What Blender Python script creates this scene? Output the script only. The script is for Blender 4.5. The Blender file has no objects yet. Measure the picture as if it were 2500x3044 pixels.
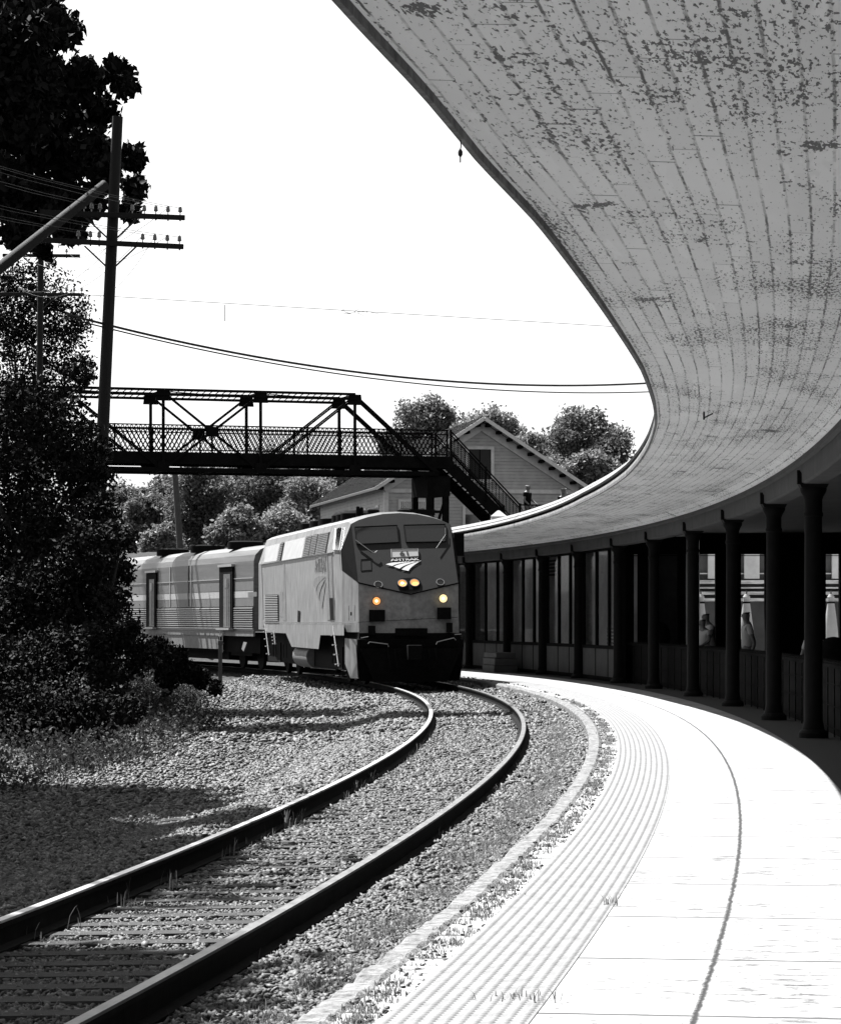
import bpy, math, random
import numpy as np
from mathutils import Vector, Matrix
R = math.radians
random.seed(7); rng = np.random.default_rng(7)
sc = bpy.context.scene
COL = sc.collection

# ------------------------------------------------------------------ camera
CAMH = 1.62; F = 8800.0; PX0 = 1250.0; PY0 = 1840.0
cd = bpy.data.cameras.new("Camera"); cam = bpy.data.objects.new("Camera", cd); COL.objects.link(cam)
cam.location = (0, 0, CAMH); cam.rotation_euler = (R(90), 0, 0)
cd.sensor_fit = 'HORIZONTAL'; cd.sensor_width = 36; cd.lens = F / 2500 * 36
cd.shift_y = (PY0 - 1522) / 2500; cd.clip_end = 4000; cd.clip_start = 0.5
sc.camera = cam
# ------------------------------------------------------------------ world, sun, exposure
SUN = Vector((-.352, .414, .849)).normalized()
w = bpy.data.worlds.new("World"); sc.world = w; w.use_nodes = True
nt = w.node_tree; bg = nt.nodes["Background"]
sky = nt.nodes.new("ShaderNodeTexSky"); sky.sky_type = 'NISHITA'; sky.sun_disc = False
sky.sun_elevation = math.asin(SUN.z); sky.sun_rotation = math.atan2(SUN.x, SUN.y)
sky.dust_density = 1.0
bw = nt.nodes.new("ShaderNodeSeparateColor")          # black-and-white picture: grey sky from one channel
nt.links.new(sky.outputs[0], bw.inputs[0]); nt.links.new(bw.outputs[2], bg.inputs[0])
bg.inputs[1].default_value = 0.05
sl = bpy.data.lights.new("Sun", 'SUN'); sl.energy = 5.0; sl.angle = R(0.5); sl.color = (1, 1, 1)
so = bpy.data.objects.new("Sun", sl); COL.objects.link(so)
so.rotation_euler = SUN.to_track_quat('Z', 'Y').to_euler(); so.location = (-30, 60, 60)
sc.view_settings.view_transform = 'Standard'; sc.view_settings.look = 'None'
sc.view_settings.exposure = 1.97; sc.view_settings.gamma = 1

# ------------------------------------------------------------------ materials
def mat(name, col, rough=.8, var=0, scale=4, bump=0, bscale=None, metal=0, spec=.3, c2=None, stretch=None, island=0, detail=6):
    m = bpy.data.materials.new(name); m.use_nodes = True; col *= .38
    n = m.node_tree.nodes; l = m.node_tree.links; b = n["Principled BSDF"]
    b.inputs["Roughness"].default_value = rough; b.inputs["Metallic"].default_value = metal
    b.inputs["Specular IOR Level"].default_value = spec
    b.inputs["Base Color"].default_value = (col, col, col, 1)
    if var or bump or island:
        tc = n.new("ShaderNodeTexCoord"); mp = n.new("ShaderNodeMapping")
        l.new(tc.outputs["Object"], mp.inputs[0])
        if stretch: mp.inputs["Scale"].default_value = stretch
        if var:
            no = n.new("ShaderNodeTexNoise"); no.inputs["Scale"].default_value = scale; no.inputs["Detail"].default_value = detail
            no.inputs["Roughness"].default_value = .65
            l.new(mp.outputs[0], no.inputs[0])
            mr = n.new("ShaderNodeMapRange"); mr.inputs[1].default_value = .3; mr.inputs[2].default_value = .7
            mr.inputs[3].default_value = max(0, col * (1 - var)); mr.inputs[4].default_value = col * (1 + var) if c2 is None else c2
            l.new(no.outputs[0], mr.inputs[0]); out = mr.outputs[0]
            if island:
                g = n.new("ShaderNodeNewGeometry"); m2 = n.new("ShaderNodeMapRange")
                m2.inputs[3].default_value = 1 - island; m2.inputs[4].default_value = 1 + island
                l.new(g.outputs["Random Per Island"], m2.inputs[0])
                mu = n.new("ShaderNodeMath"); mu.operation = 'MULTIPLY'
                l.new(out, mu.inputs[0]); l.new(m2.outputs[0], mu.inputs[1]); out = mu.outputs[0]
            l.new(out, b.inputs["Base Color"])
        if bump:
            nb = n.new("ShaderNodeTexNoise"); nb.inputs["Scale"].default_value = bscale or scale; nb.inputs["Detail"].default_value = 4
            l.new(mp.outputs[0], nb.inputs[0])
            bp = n.new("ShaderNodeBump"); bp.inputs["Strength"].default_value = 1; bp.inputs["Distance"].default_value = bump
            l.new(nb.outputs[0], bp.inputs["Height"]); l.new(bp.outputs[0], b.inputs["Normal"])
    return m

def translucent(m, f):
    n = m.node_tree.nodes; l = m.node_tree.links; b = n["Principled BSDF"]; t = n.new("ShaderNodeBsdfTranslucent"); x = n.new("ShaderNodeMixShader"); x.inputs[0].default_value = f
    src = b.inputs["Base Color"].links[0].from_socket; l.new(src, t.inputs[0]); l.new(b.outputs[0], x.inputs[1]); l.new(t.outputs[0], x.inputs[2]); l.new(x.outputs[0], n["Material Output"].inputs[0])
def N(m, t, **k):
    x = m.node_tree.nodes.new(t)
    for a, v in k.items(): setattr(x, a, v)
    return x
def math_(m, op, a, b=None, c=None):
    x = N(m, "ShaderNodeMath", operation=op); l = m.node_tree.links
    for i, v in enumerate((a, b, c)):
        if v is None: continue
        if isinstance(v, (int, float)): x.inputs[i].default_value = v
        else: l.new(v, x.inputs[i])
    return x.outputs[0]
def mrange(m, v, a, b, c, d):
    x = N(m, "ShaderNodeMapRange"); m.node_tree.links.new(v, x.inputs[0])
    for i, q in enumerate((a, b, c, d)): x.inputs[i + 1].default_value = q
    return x.outputs[0]
def noise(m, vec, scale, detail=4, rough=.6, sc3=None):
    l = m.node_tree.links
    if sc3:
        mp = N(m, "ShaderNodeMapping"); mp.inputs["Scale"].default_value = sc3; l.new(vec, mp.inputs[0]); vec = mp.outputs[0]
    x = N(m, "ShaderNodeTexNoise"); x.inputs["Scale"].default_value = scale; x.inputs["Detail"].default_value = detail
    x.inputs["Roughness"].default_value = rough; l.new(vec, x.inputs[0]); return x.outputs[0]

def emis(name, col, s):
    m = bpy.data.materials.new(name); m.use_nodes = True; b = m.node_tree.nodes["Principled BSDF"]
    b.inputs["Base Color"].default_value = (*col, 1); b.inputs["Emission Color"].default_value = (*col, 1)
    b.inputs["Emission Strength"].default_value = s; return m

def glassm(name, tint=.5, refl=.12):
    m = bpy.data.materials.new(name); m.use_nodes = True; n = m.node_tree.nodes; l = m.node_tree.links
    n.remove(n["Principled BSDF"]); o = n["Material Output"]
    t = n.new("ShaderNodeBsdfTransparent"); t.inputs[0].default_value = (tint, tint, tint, 1)
    g = n.new("ShaderNodeBsdfGlossy"); g.inputs["Roughness"].default_value = .05; g.inputs[0].default_value = (.9, .9, .9, 1)
    x = n.new("ShaderNodeMixShader"); x.inputs[0].default_value = refl
    l.new(t.outputs[0], x.inputs[1]); l.new(g.outputs[0], x.inputs[2]); l.new(x.outputs[0], o.inputs[0]); return m

# ceiling: painted boards along the curve, flaking paint
def ceiling_mat():
    m = mat("ceiling_boards", .5, .7); l = m.node_tree.links; b = m.node_tree.nodes["Principled BSDF"]
    uv = N(m, "ShaderNodeUVMap").outputs[0]; RH = .115; BL = 2.4
    sx = N(m, "ShaderNodeSeparateXYZ"); l.new(uv, sx.inputs[0]); u, v = sx.outputs[0], sx.outputs[1]
    vr = math_(m, 'DIVIDE', math_(m, 'ADD', v, math_(m, 'MULTIPLY', math_(m, 'SUBTRACT', noise(m, uv, 5, 3), .5), .012)), RH)
    row = math_(m, 'FLOOR', vr); lid = math_(m, 'ROUND', vr)
    dl = math_(m, 'MULTIPLY', math_(m, 'ABSOLUTE', math_(m, 'SUBTRACT', vr, lid)), RH)        # metres from the nearest board joint
    cx = N(m, "ShaderNodeCombineXYZ"); l.new(math_(m, 'MULTIPLY', u, .45), cx.inputs[0]); l.new(math_(m, 'MULTIPLY', lid, 5.37), cx.inputs[1])
    lv = mrange(m, noise(m, cx.outputs[0], 1.0, 2), .42, .6, .0, 1)                            # some joints open, some painted shut
    dash = mrange(m, noise(m, uv, 22, 3, .7, (.13, .5, 1)), .38, .55, .1, 1)
    line = math_(m, 'MULTIPLY', mrange(m, dl, .0038, .0085, 1, 0), math_(m, 'MULTIPLY', math_(m, 'MAXIMUM', lv, .42), dash))
    uo = math_(m, 'ADD', math_(m, 'DIVIDE', u, BL), math_(m, 'MULTIPLY', row, .18)); fu = math_(m, 'ABSOLUTE', math_(m, 'SUBTRACT', math_(m, 'FRACT', uo), .5))
    cb = N(m, "ShaderNodeCombineXYZ"); l.new(math_(m, 'FLOOR', uo), cb.inputs[0]); l.new(row, cb.inputs[1])
    wn = N(m, "ShaderNodeTexWhiteNoise", noise_dimensions='2D'); l.new(cb.outputs[0], wn.inputs[0]); rnd = wn.outputs[0]
    butt = math_(m, 'MULTIPLY', mrange(m, fu, .4935, .4965, 0, 1), mrange(m, rnd, .58, .62, 0, 1))
    big = noise(m, uv, 1.15, 4, .6, (.3, 1, 1)); mid = noise(m, uv, 4.2, 5, .65, (.3, .9, 1))
    patch = mrange(m, math_(m, 'ADD', math_(m, 'MULTIPLY', big, .6), math_(m, 'MULTIPLY', mid, .4)), .42, .64, 0, 1)
    heavy = mrange(m, noise(m, uv, 2.4, 5, .65, (.55, .8, 1)), .6, .68, 0, 1)
    fine = noise(m, uv, 47, 3, .6, (.22, 1, 1)); fine2 = noise(m, uv, 80, 2, .5, (.25, 1, 1))
    near = mrange(m, dl, 0, .022, 1, 0)
    cut = math_(m, 'ADD', math_(m, 'MULTIPLY', patch, .155), math_(m, 'ADD', math_(m, 'MULTIPLY', near, .05), math_(m, 'MULTIPLY', heavy, .15)))
    sp = mrange(m, math_(m, 'SUBTRACT', math_(m, 'ADD', math_(m, 'MULTIPLY', fine, .72), math_(m, 'MULTIPLY', fine2, .28)), math_(m, 'SUBTRACT', .64, cut)), 0, .03, 0, 1)
    dark = math_(m, 'MAXIMUM', math_(m, 'MAXIMUM', math_(m, 'MULTIPLY', line, .88), math_(m, 'MULTIPLY', butt, .82)), math_(m, 'MULTIPLY', sp, .85))
    tone = math_(m, 'ADD', mrange(m, rnd, 0, 1, .87, .95), mrange(m, big, .3, .7, .04, -.06))
    light = mrange(m, noise(m, uv, 1.6, 3, .6, (.25, 3, 1)), .6, .65, 0, .14)
    col = math_(m, 'MULTIPLY', math_(m, 'MINIMUM', math_(m, 'ADD', tone, light), .97), math_(m, 'SUBTRACT', 1, dark))
    l.new(col, b.inputs["Base Color"])
    bp = N(m, "ShaderNodeBump"); bp.inputs["Distance"].default_value = .004; l.new(math_(m, 'SUBTRACT', 1, dark), bp.inputs["Height"]); l.new(bp.outputs[0], b.inputs["Normal"])
    return m
def platform_mat():
    m = mat("platform_concrete", .55, .85); l = m.node_tree.links; b = m.node_tree.nodes["Principled BSDF"]
    uv = N(m, "ShaderNodeUVMap").outputs[0]
    sx = N(m, "ShaderNodeSeparateXYZ"); l.new(uv, sx.inputs[0]); u, v = sx.outputs[0], sx.outputs[1]
    wob = math_(m, 'MULTIPLY', math_(m, 'SUBTRACT', noise(m, uv, 6, 3), .5), .03)
    uu = math_(m, 'ADD', u, wob); vv = math_(m, 'ADD', v, wob)
    ju = math_(m, 'ABSOLUTE', math_(m, 'SUBTRACT', math_(m, 'FRACT', math_(m, 'DIVIDE', math_(m, 'ADD', uu, 1.14), 2.0)), .5))
    j1 = mrange(m, ju, .4865, .4955, 0, .9)
    dv = math_(m, 'ABSOLUTE', math_(m, 'SUBTRACT', vv, 3.36))
    big = noise(m, uv, 1.1, 5)
    rag = mrange(m, noise(m, uv, 26, 4), .3, .7, .003, .014)
    j2 = mrange(m, math_(m, 'SUBTRACT', dv, rag), -.004, .01, .96, 0)
    streak = math_(m, 'MULTIPLY', mrange(m, noise(m, uv, 11, 7, .8, (1, .35, 1)), .55, .64, 0, .75), mrange(m, noise(m, uv, .9, 3, .6), .4, .6, .15, 1))
    spots = mrange(m, noise(m, uv, 17, 2, .5), .7, .73, 0, .8)
    d = math_(m, 'MAXIMUM', math_(m, 'MAXIMUM', j1, j2), math_(m, 'MAXIMUM', streak, spots))
    base = mrange(m, big, .3, .7, .17, .25)
    l.new(math_(m, 'MULTIPLY', base, math_(m, 'SUBTRACT', 1, d)), b.inputs["Base Color"])
    bp = N(m, "ShaderNodeBump"); bp.inputs["Distance"].default_value = .01; l.new(math_(m, 'SUBTRACT', 1, d), bp.inputs["Height"]); l.new(bp.outputs[0], b.inputs["Normal"])
    return m
def siding_mat(name, col):
    m = mat(name, col, .8); l = m.node_tree.links; b = m.node_tree.nodes["Principled BSDF"]
    tc = N(m, "ShaderNodeTexCoord").outputs["Object"]
    sx = N(m, "ShaderNodeSeparateXYZ"); l.new(tc, sx.inputs[0])
    fr = math_(m, 'FRACT', math_(m, 'DIVIDE', sx.outputs[2], .14))
    ln = mrange(m, fr, .86, .98, 0, 1)
    ns = noise(m, tc, 2.5, 4); gap = mrange(m, noise(m, tc, 3, 3), .38, .55, .25, 1)
    c = math_(m, 'MULTIPLY', mrange(m, ns, .3, .7, col * .85, col * 1.12), math_(m, 'SUBTRACT', 1, math_(m, 'MULTIPLY', math_(m, 'MULTIPLY', ln, gap), .7)))
    l.new(c, b.inputs["Base Color"])
    bp = N(m, "ShaderNodeBump"); bp.inputs["Distance"].default_value = .02; l.new(fr, bp.inputs["Height"]); l.new(bp.outputs[0], b.inputs["Normal"])
    return m
M = dict(
    ceil=ceiling_mat(), plat=platform_mat(), siding=siding_mat("house_siding", .36),
    curb=mat("curb_concrete", .33, .9, .65, 14, .02, 30), tactile=mat("tactile_paint", .38, .8, .25, 7),
    white=mat("sunlit_panel_tone", .55, .6, .15, 3), fascia=mat("weathered_fascia", .36, .7, .6, 7, .02, 12),
    darkp=mat("dark_paint", .012, .85, .2, 5, spec=.02), column=mat("column_paint", .012, .7, .3, 6, spec=.08), beam=mat("beam_paint", .14, .8, .3, 2.5),
    steel=mat("bridge_steel", .012, .85, .4, 3, spec=.02), rail=mat("rail_rust", .014, .85, .5, 6, .002, 40, spec=.05), railtop2=mat("rail_head_dull", .42, .4, .4, 12, metal=1, spec=.5, stretch=(1, .3, 1)), railtop=mat("rail_head_glint", 1.9, .3, .2, 3, metal=1, spec=.5, stretch=(1, .2, 1)),  # left rail head much paler: its bright reflection is put into the colour
    tie=mat("old_sleeper_wood", .06, .9, .5, 6, .01, 20, stretch=(1, 6, 4)), stone=mat("ballast_stone", .14, .65, .75, 14, island=.65, detail=3),
    dirt=mat("stony_ground", .04, .95, .6, 9, .05, 14), shade_asphalt=mat("shade_dark_asphalt", .022, .9, .3, 5),
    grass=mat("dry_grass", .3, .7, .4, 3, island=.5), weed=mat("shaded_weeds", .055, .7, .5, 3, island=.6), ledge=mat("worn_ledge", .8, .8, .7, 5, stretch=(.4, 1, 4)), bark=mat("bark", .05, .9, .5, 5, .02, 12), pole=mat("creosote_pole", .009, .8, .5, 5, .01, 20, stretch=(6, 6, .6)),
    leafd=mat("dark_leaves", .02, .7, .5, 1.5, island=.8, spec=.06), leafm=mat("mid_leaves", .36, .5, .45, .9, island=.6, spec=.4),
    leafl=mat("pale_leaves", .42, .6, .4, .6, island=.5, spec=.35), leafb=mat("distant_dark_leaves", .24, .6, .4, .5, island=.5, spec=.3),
    loco=mat("loco_silver_paint", .3, .45, .5, 4.5, spec=.5, stretch=(1, 1, .35)), locof=mat("loco_nose_grey", .44, .45, .35, 7, spec=.5),
    mask=mat("loco_dark_mask", .05, .6, .12, 4, spec=.08), black=mat("underframe_black", .014, .85, .4, 6, spec=.03), roofg=mat("loco_roof_grey", .1, .6, .3, 3), interior=mat("interior_wall", 1.4, .8, .3, 1.2), skirt=mat("skirt_grey", .26, .6, .35, 4),
    stain=mat("stainless", .19, .45, .35, 1.5, metal=.3, spec=.5, stretch=(1, .2, 6)), stripe=mat("coach_white_stripe", .7, .5, .1, 3), band=mat("coach_grey_band", .24, .5, .15, 3),
    bright=mat("bright_metal", .75, .35, metal=.6), glass=mat("cab_glass", .02, .08, spec=.8), lensoff=mat("dark_lens", .02, .15, spec=.6),
    warm=emis("warm_lamp", (1, .42, .13), .22), warmw=emis("bright_lamp", (1, .78, .4), .27), core=emis("lamp_core", (1, .8, .6), .42),
    pane=glassm("window_pane", .7, .1), clear=glassm("clear_pane", .85, .05), roofm=mat("seamed_roof", .09, .6, .5, 3), trim=mat("house_trim", 1.3, .7, .2, 3),
    shutter=mat("shutter", .03, .6, .2, 4), panel=mat("wall_panel", .13, .8, .25, 2), skin=mat("skin", .28, .5), shirtw=mat("pale_cloth", 1.0, .8, .1, 6), shirtd=mat("dark_cloth", .012, .95, spec=.03),
    hairl=mat("fair_hair", .35, .7), haird=mat("dark_hair", .012, .6), pale=mat("pale_render", 1.0, .8, .2, 1.5), canvas=mat("cream_canvas", .5, .8, .1, 5),
    porc=mat("glass_insulator", .3, .2, spec=.7), wire=mat("wire", .03, .6), wood=mat("grey_wood", .14, .85, .4, 5, stretch=(6, 6, 1)), text=mat("painted_letters", 1.7, .5), sign=mat("number_board", .9, .4), dtext=mat("dark_letters", .02, .5),
)

for k_ in ("leafm", "leafl", "leafb", "grass", "weed"): translucent(M[k_], .45)
# ------------------------------------------------------------------ mesh builder
class MB:
    def __init__(s): s.v = []; s.f = []; s.uv = []; s.m = []
    def poly(s, pts, mi=0, uv=None):
        b = len(s.v); s.v += [tuple(p) for p in pts]; s.f.append(tuple(range(b, b + len(pts)))); s.m.append(mi); s.uv.append(uv); return s
    def hexa(s, P, mi=0):       # 8 points: bottom 4 ccw, top 4 ccw
        b = len(s.v); s.v += [tuple(p) for p in P]
        for q in ((3, 2, 1, 0), (4, 5, 6, 7), (0, 1, 5, 4), (1, 2, 6, 5), (2, 3, 7, 6), (3, 0, 4, 7)):
            s.f.append(tuple(b + i for i in q)); s.m.append(mi); s.uv.append(None)
        return s
    def box(s, a, b, mi=0):
        x0, y0, z0 = a; x1, y1, z1 = b
        return s.hexa([(x0, y0, z0), (x1, y0, z0), (x1, y1, z0), (x0, y1, z0), (x0, y0, z1), (x1, y0, z1), (x1, y1, z1), (x0, y1, z1)], mi)
    def bar(s, p, q, w, h, up=(0, 0, 1), mi=0):
        p = Vector(p); q = Vector(q); d = (q - p).normalized(); up = Vector(up)
        if abs(d.dot(up)) > .98: up = Vector((0, 1, 0))
        r = d.cross(up).normalized() * (w / 2); u = r.cross(d).normalized() * (h / 2)
        return s.hexa([p - r - u, p + r - u, q + r - u, q - r - u, p - r + u, p + r + u, q + r + u, q - r + u], mi)
    def tube(s, pts, r, n=8, mi=0, cap=True):
        pts = [Vector(p) for p in pts]; b = len(s.v)
        rs = r if isinstance(r, (list, tuple)) else [r] * len(pts)
        for i, p in enumerate(pts):
            d = (pts[min(i + 1, len(pts) - 1)] - pts[max(i - 1, 0)]).normalized()
            a = Vector((0, 0, 1)) if abs(d.z) < .9 else Vector((1, 0, 0))
            x = d.cross(a).normalized(); y = d.cross(x)
            for k in range(n):
                t = 2 * math.pi * k / n; s.v.append(tuple(p + (x * math.cos(t) + y * math.sin(t)) * rs[i]))
        for i in range(len(pts) - 1):
            for k in range(n):
                s.f.append((b + i * n + k, b + i * n + (k + 1) % n, b + (i + 1) * n + (k + 1) % n, b + (i + 1) * n + k)); s.m.append(mi); s.uv.append(None)
        if cap:
            s.f.append(tuple(b + k for k in range(n))[::-1]); s.m.append(mi); s.uv.append(None)
            e = b + (len(pts) - 1) * n; s.f.append(tuple(e + k for k in range(n))); s.m.append(mi); s.uv.append(None)
        return s
    def lathe(s, c, prof, n=16, axis='z', mi=0):
        pts = []; b = len(s.v)
        for r, h in prof:
            for k in range(n):
                t = 2 * math.pi * k / n
                a, d = r * math.cos(t), r * math.sin(t)
                if axis == 'z': s.v.append((c[0] + a, c[1] + d, c[2] + h))
                elif axis == 'y': s.v.append((c[0] + a, c[1] + h, c[2] + d))
                else: s.v.append((c[0] + h, c[1] + a, c[2] + d))
        for i in range(len(prof) - 1):
            for k in range(n):
                s.f.append((b + i * n + k, b + i * n + (k + 1) % n, b + (i + 1) * n + (k + 1) % n, b + (i + 1) * n + k)); s.m.append(mi); s.uv.append(None)
        s.f.append(tuple(b + k for k in range(n))[::-1]); e = b + (len(prof) - 1) * n; s.f.append(tuple(e + k for k in range(n)))
        s.m += [mi, mi]; s.uv += [None, None]; return s
    def build(s, name, mats, parent=None, origin=(0, 0, 0), smooth=False, bevel=0, fixn=True):
        me = bpy.data.meshes.new(name); o = Vector(origin)
        me.from_pydata([tuple(Vector(v) - o) for v in s.v], [], s.f)
        if not isinstance(mats, (list, tuple)): mats = [mats]
        for m in mats: me.materials.append(m)
        if len(mats) > 1: me.polygons.foreach_set("material_index", s.m)
        if any(u is not None for u in s.uv):
            ul = me.uv_layers.new(name="UVMap"); k = 0
            for fi, fc in enumerate(s.f):
                for j in range(len(fc)):
                    if s.uv[fi] is not None: ul.data[k].uv = s.uv[fi][j]
                    k += 1
        if fixn:
            import bmesh
            bm = bmesh.new(); bm.from_mesh(me); bmesh.ops.recalc_face_normals(bm, faces=bm.faces); bm.to_mesh(me); bm.free()
        if smooth: 
            me.polygons.foreach_set("use_smooth", [True] * len(me.polygons))
            try: me.set_sharp_from_angle(angle=R(35))
            except Exception: pass
        ob = bpy.data.objects.new(name, me); COL.objects.link(ob)
        if parent:
            ob.parent = parent; ob.location = o
        else: ob.location = o
        if bevel:
            bv = ob.modifiers.new("bevel", 'BEVEL'); bv.width = bevel; bv.segments = 2; bv.limit_method = 'ANGLE'
        return ob
def tag(o, label=None, cat=None, group=None, kind=None):
    if label: o["label"] = label
    if cat: o["category"] = cat
    if group: o["group"] = group
    if kind: o["kind"] = kind
    return o
def empty(name, loc, rz=0, **k):
    o = bpy.data.objects.new(name, None); COL.objects.link(o); o.location = loc; o.rotation_euler = (0, 0, rz); o.empty_display_size = .3
    return tag(o, **k)
def np_mesh(name, V, Fc, m, parent=None, origin=(0, 0, 0), smooth=False):
    """V (n,3) F (k,c) constant-size faces"""
    me = bpy.data.meshes.new(name); n = len(V); k, c = Fc.shape
    me.vertices.add(n); me.vertices.foreach_set("co", (V - np.array(origin)).astype(np.float32).ravel())
    me.loops.add(k * c); me.loops.foreach_set("vertex_index", Fc.astype(np.int32).ravel())
    me.polygons.add(k); me.polygons.foreach_set("loop_start", np.arange(0, k * c, c, dtype=np.int32))
    me.update(calc_edges=True); me.validate()
    me.materials.append(m)
    if smooth: me.polygons.foreach_set("use_smooth", [True] * k)
    ob = bpy.data.objects.new(name, me); COL.objects.link(ob); ob.location = origin
    if parent: ob.parent = parent
    return ob

# ------------------------------------------------------------------ track geometry
KEY = np.array([(12, -2.25), (17.4, -1.60), (25, -.69), (31.7, -.03), (40, .56), (48, .90), (54, .99), (62, .83), (71, .38), (80, -.40), (97, -3.45), (115, -8.9), (135, -17.5), (155, -28.5)])
PC = np.polyfit((KEY[:, 0] - 70) / 60, KEY[:, 1], 6); PD = np.polyder(PC)
def ctr(t):
    a, b = 12.0, 150.0
    tc = min(max(t, a), b); s = (tc - 70) / 60
    return float(np.polyval(PC, s) + (t - tc) * np.polyval(PD, s) / 60)
def head(t):
    tc = min(max(t, 12.0), 150.0); return math.atan(float(np.polyval(PD, (tc - 70) / 60)) / 60)
def W(t, o, z=0.):
    th = head(t); return Vector((ctr(t) + o * math.cos(th), t - o * math.sin(th), z))
ARC = {}
_ts = np.arange(-20, 160.01, .5); _pp = np.array([W(t, 3)[:2] for t in _ts]); _al = np.concatenate([[0], np.cumsum(np.hypot(*np.diff(_pp, axis=0).T))])
def arc(t): return float(np.interp(t, _ts, _al))
def t_of_px(px, o):           # track parameter whose offset-o point projects to image column px, searched from far
    best = None
    for t in np.arange(38, 110, .05):
        p = W(t, o); x = PX0 + F * p.x / p.y
        if best is None or abs(x - px) < best[0]: best = (abs(x - px), t)
    return best[1]
def P(px, py, Y): return Vector(((px - PX0) * Y / F, Y, CAMH + (PY0 - py) * Y / F))
def GRID(t0, t1, n): return [t0 + (t1 - t0) * i / n for i in range(n + 1)]
def ribbon(prof, ts, mb=None, closed=False, mi=0, mis=None):
    """extrude an (offset,z) profile along the track"""
    mb = mb or MB(); k = len(prof); rng_ = range(k if closed else k - 1)
    for a, b in zip(ts[:-1], ts[1:]):
        ua, ub = arc(a), arc(b)
        for j in rng_:
            p, q = prof[j], prof[(j + 1) % k]
            mb.poly([W(a, *p), W(a, *q), W(b, *q), W(b, *p)], mis[j] if mis else mi, [(ua, p[0]), (ua, q[0]), (ub, q[0]), (ub, p[0])])
    return mb
RT = -.08          # rail top (centre line)
def bank(o): return .028 * o

# ------------------------------------------------------------------ terrain
def smooth(x, a, b):
    t = min(max((x - a) / (b - a), 0), 1); return t * t * (3 - 2 * t)
def gz(x, y):
    if y > 400: return 6
    t = y; o = (x - ctr(min(t, 150))) * math.cos(head(t))
    if y > 150: o = x + 26
    z = -.27 + bank(max(-1.3, min(1.3, o)))
    if o < -1.4: z -= .22 * smooth(-o, 1.4, 2.6)
    if o > 1.4 and y < 112: z -= .35 * smooth(o, 2.0, 2.3)
    if o < -6: z += 2.2 * smooth(-o, 6, 13)
    if y > 103: z += 5.15 * smooth(o, 4.5, 8.5) * smooth(y, 107, 113)
    if y > 150: z += 8 * smooth(y, 150, 280) * smooth(o, 8, 30)
    return z
def terrain():
    xs = list(np.arange(-30, 30.1, .75)); xs = [-900, -500, -250, -120, -70, -45] + xs + [45, 70, 120, 250, 500, 900]
    ys = [-300, -100, -40, -15, 0] + list(np.arange(5, 150, 1.0)) + list(np.arange(150, 300, 8)) + [350, 450, 700, 1200, 2500]
    V = np.array([(x, y, gz(x, y)) for y in ys for x in xs]); nx = len(xs)
    Fc = np.array([(j * nx + i, j * nx + i + 1, (j + 1) * nx + i + 1, (j + 1) * nx + i) for j in range(len(ys) - 1) for i in range(nx - 1)])
    tag(np_mesh("ground", V, Fc, M['dirt'], smooth=True), kind="structure")
terrain()

# platform
TS = GRID(-10, 104, 152)
pf = ribbon([(1.91, -.5), (1.91, -.012), (2.1, -.012), (2.1, 0), (4.9, 0), (11.5, 0)], TS)
tag(pf.build("platform", M['plat']), kind="structure")
TK = GRID(9, 104, 900); cb = MB(); kr = [(random.uniform(-.012, .012), random.uniform(-.012, .006) - (.03 if random.random() < .06 else 0)) for _ in TK]
for i in range(len(TK) - 1):
    pa, pb_ = [[(1.74 + d, -.5), (1.74 + d, -.035 + z), (1.765 + d, -.006 + z), (1.87, -.004 + z), (1.905, -.03)] for d, z in (kr[i], kr[i + 1])]
    for j in range(4): cb.poly([W(TK[i], *pa[j]), W(TK[i], *pa[j + 1]), W(TK[i + 1], *pb_[j + 1]), W(TK[i + 1], *pb_[j])])
tag(cb.build("platform_kerb", M['curb']), kind="structure")
# dark floor under the canopy, widened to the shadow line to paint in shade
tag(ribbon([(4.33, .004), (11.4, .004)], TS).build("shaded_path", M['shade_asphalt']), kind="structure")
# tactile strip of truncated domes
tb = ribbon([(2.11, -.3), (2.11, .004), (2.71, .004), (2.71, -.3)], TS)
tag(tb.build("tactile_strip", M['tactile']), kind="structure")
def domes():
    V = []; Fc = []; base = []
    ts = []; t = 11.2
    while t < 75: ts.append(t); t += .062 if t < 30 else .075
    k = 6; ang = [2 * math.pi * i / k for i in range(k)]
    for t in ts:
        th = head(t); c0 = ctr(t); ct, st = math.cos(th), math.sin(th)
        for r in range(10):
            o = 2.14 + r * .06; cx, cy = c0 + o * ct, t - o * st
            b = len(V)
            for rr, z in ((.019, .004), (.011, .011)):
                for a in ang: V.append((cx + rr * math.cos(a), cy + rr * math.sin(a), z))
            for i in range(k): Fc.append((b + i, b + (i + 1) % k, b + k + (i + 1) % k, b + k + i))
            Fc.append((b + k, b + k + 1, b + k + 2, b + k + 3)); Fc.append((b + k, b + k + 3, b + k + 4, b + k + 5))
    tag(np_mesh("tactile_domes", np.array(V), np.array(Fc), M['tactile']), kind="stuff", label="rows of small raised warning domes along the platform edge", cat="paving")
domes()

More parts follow.
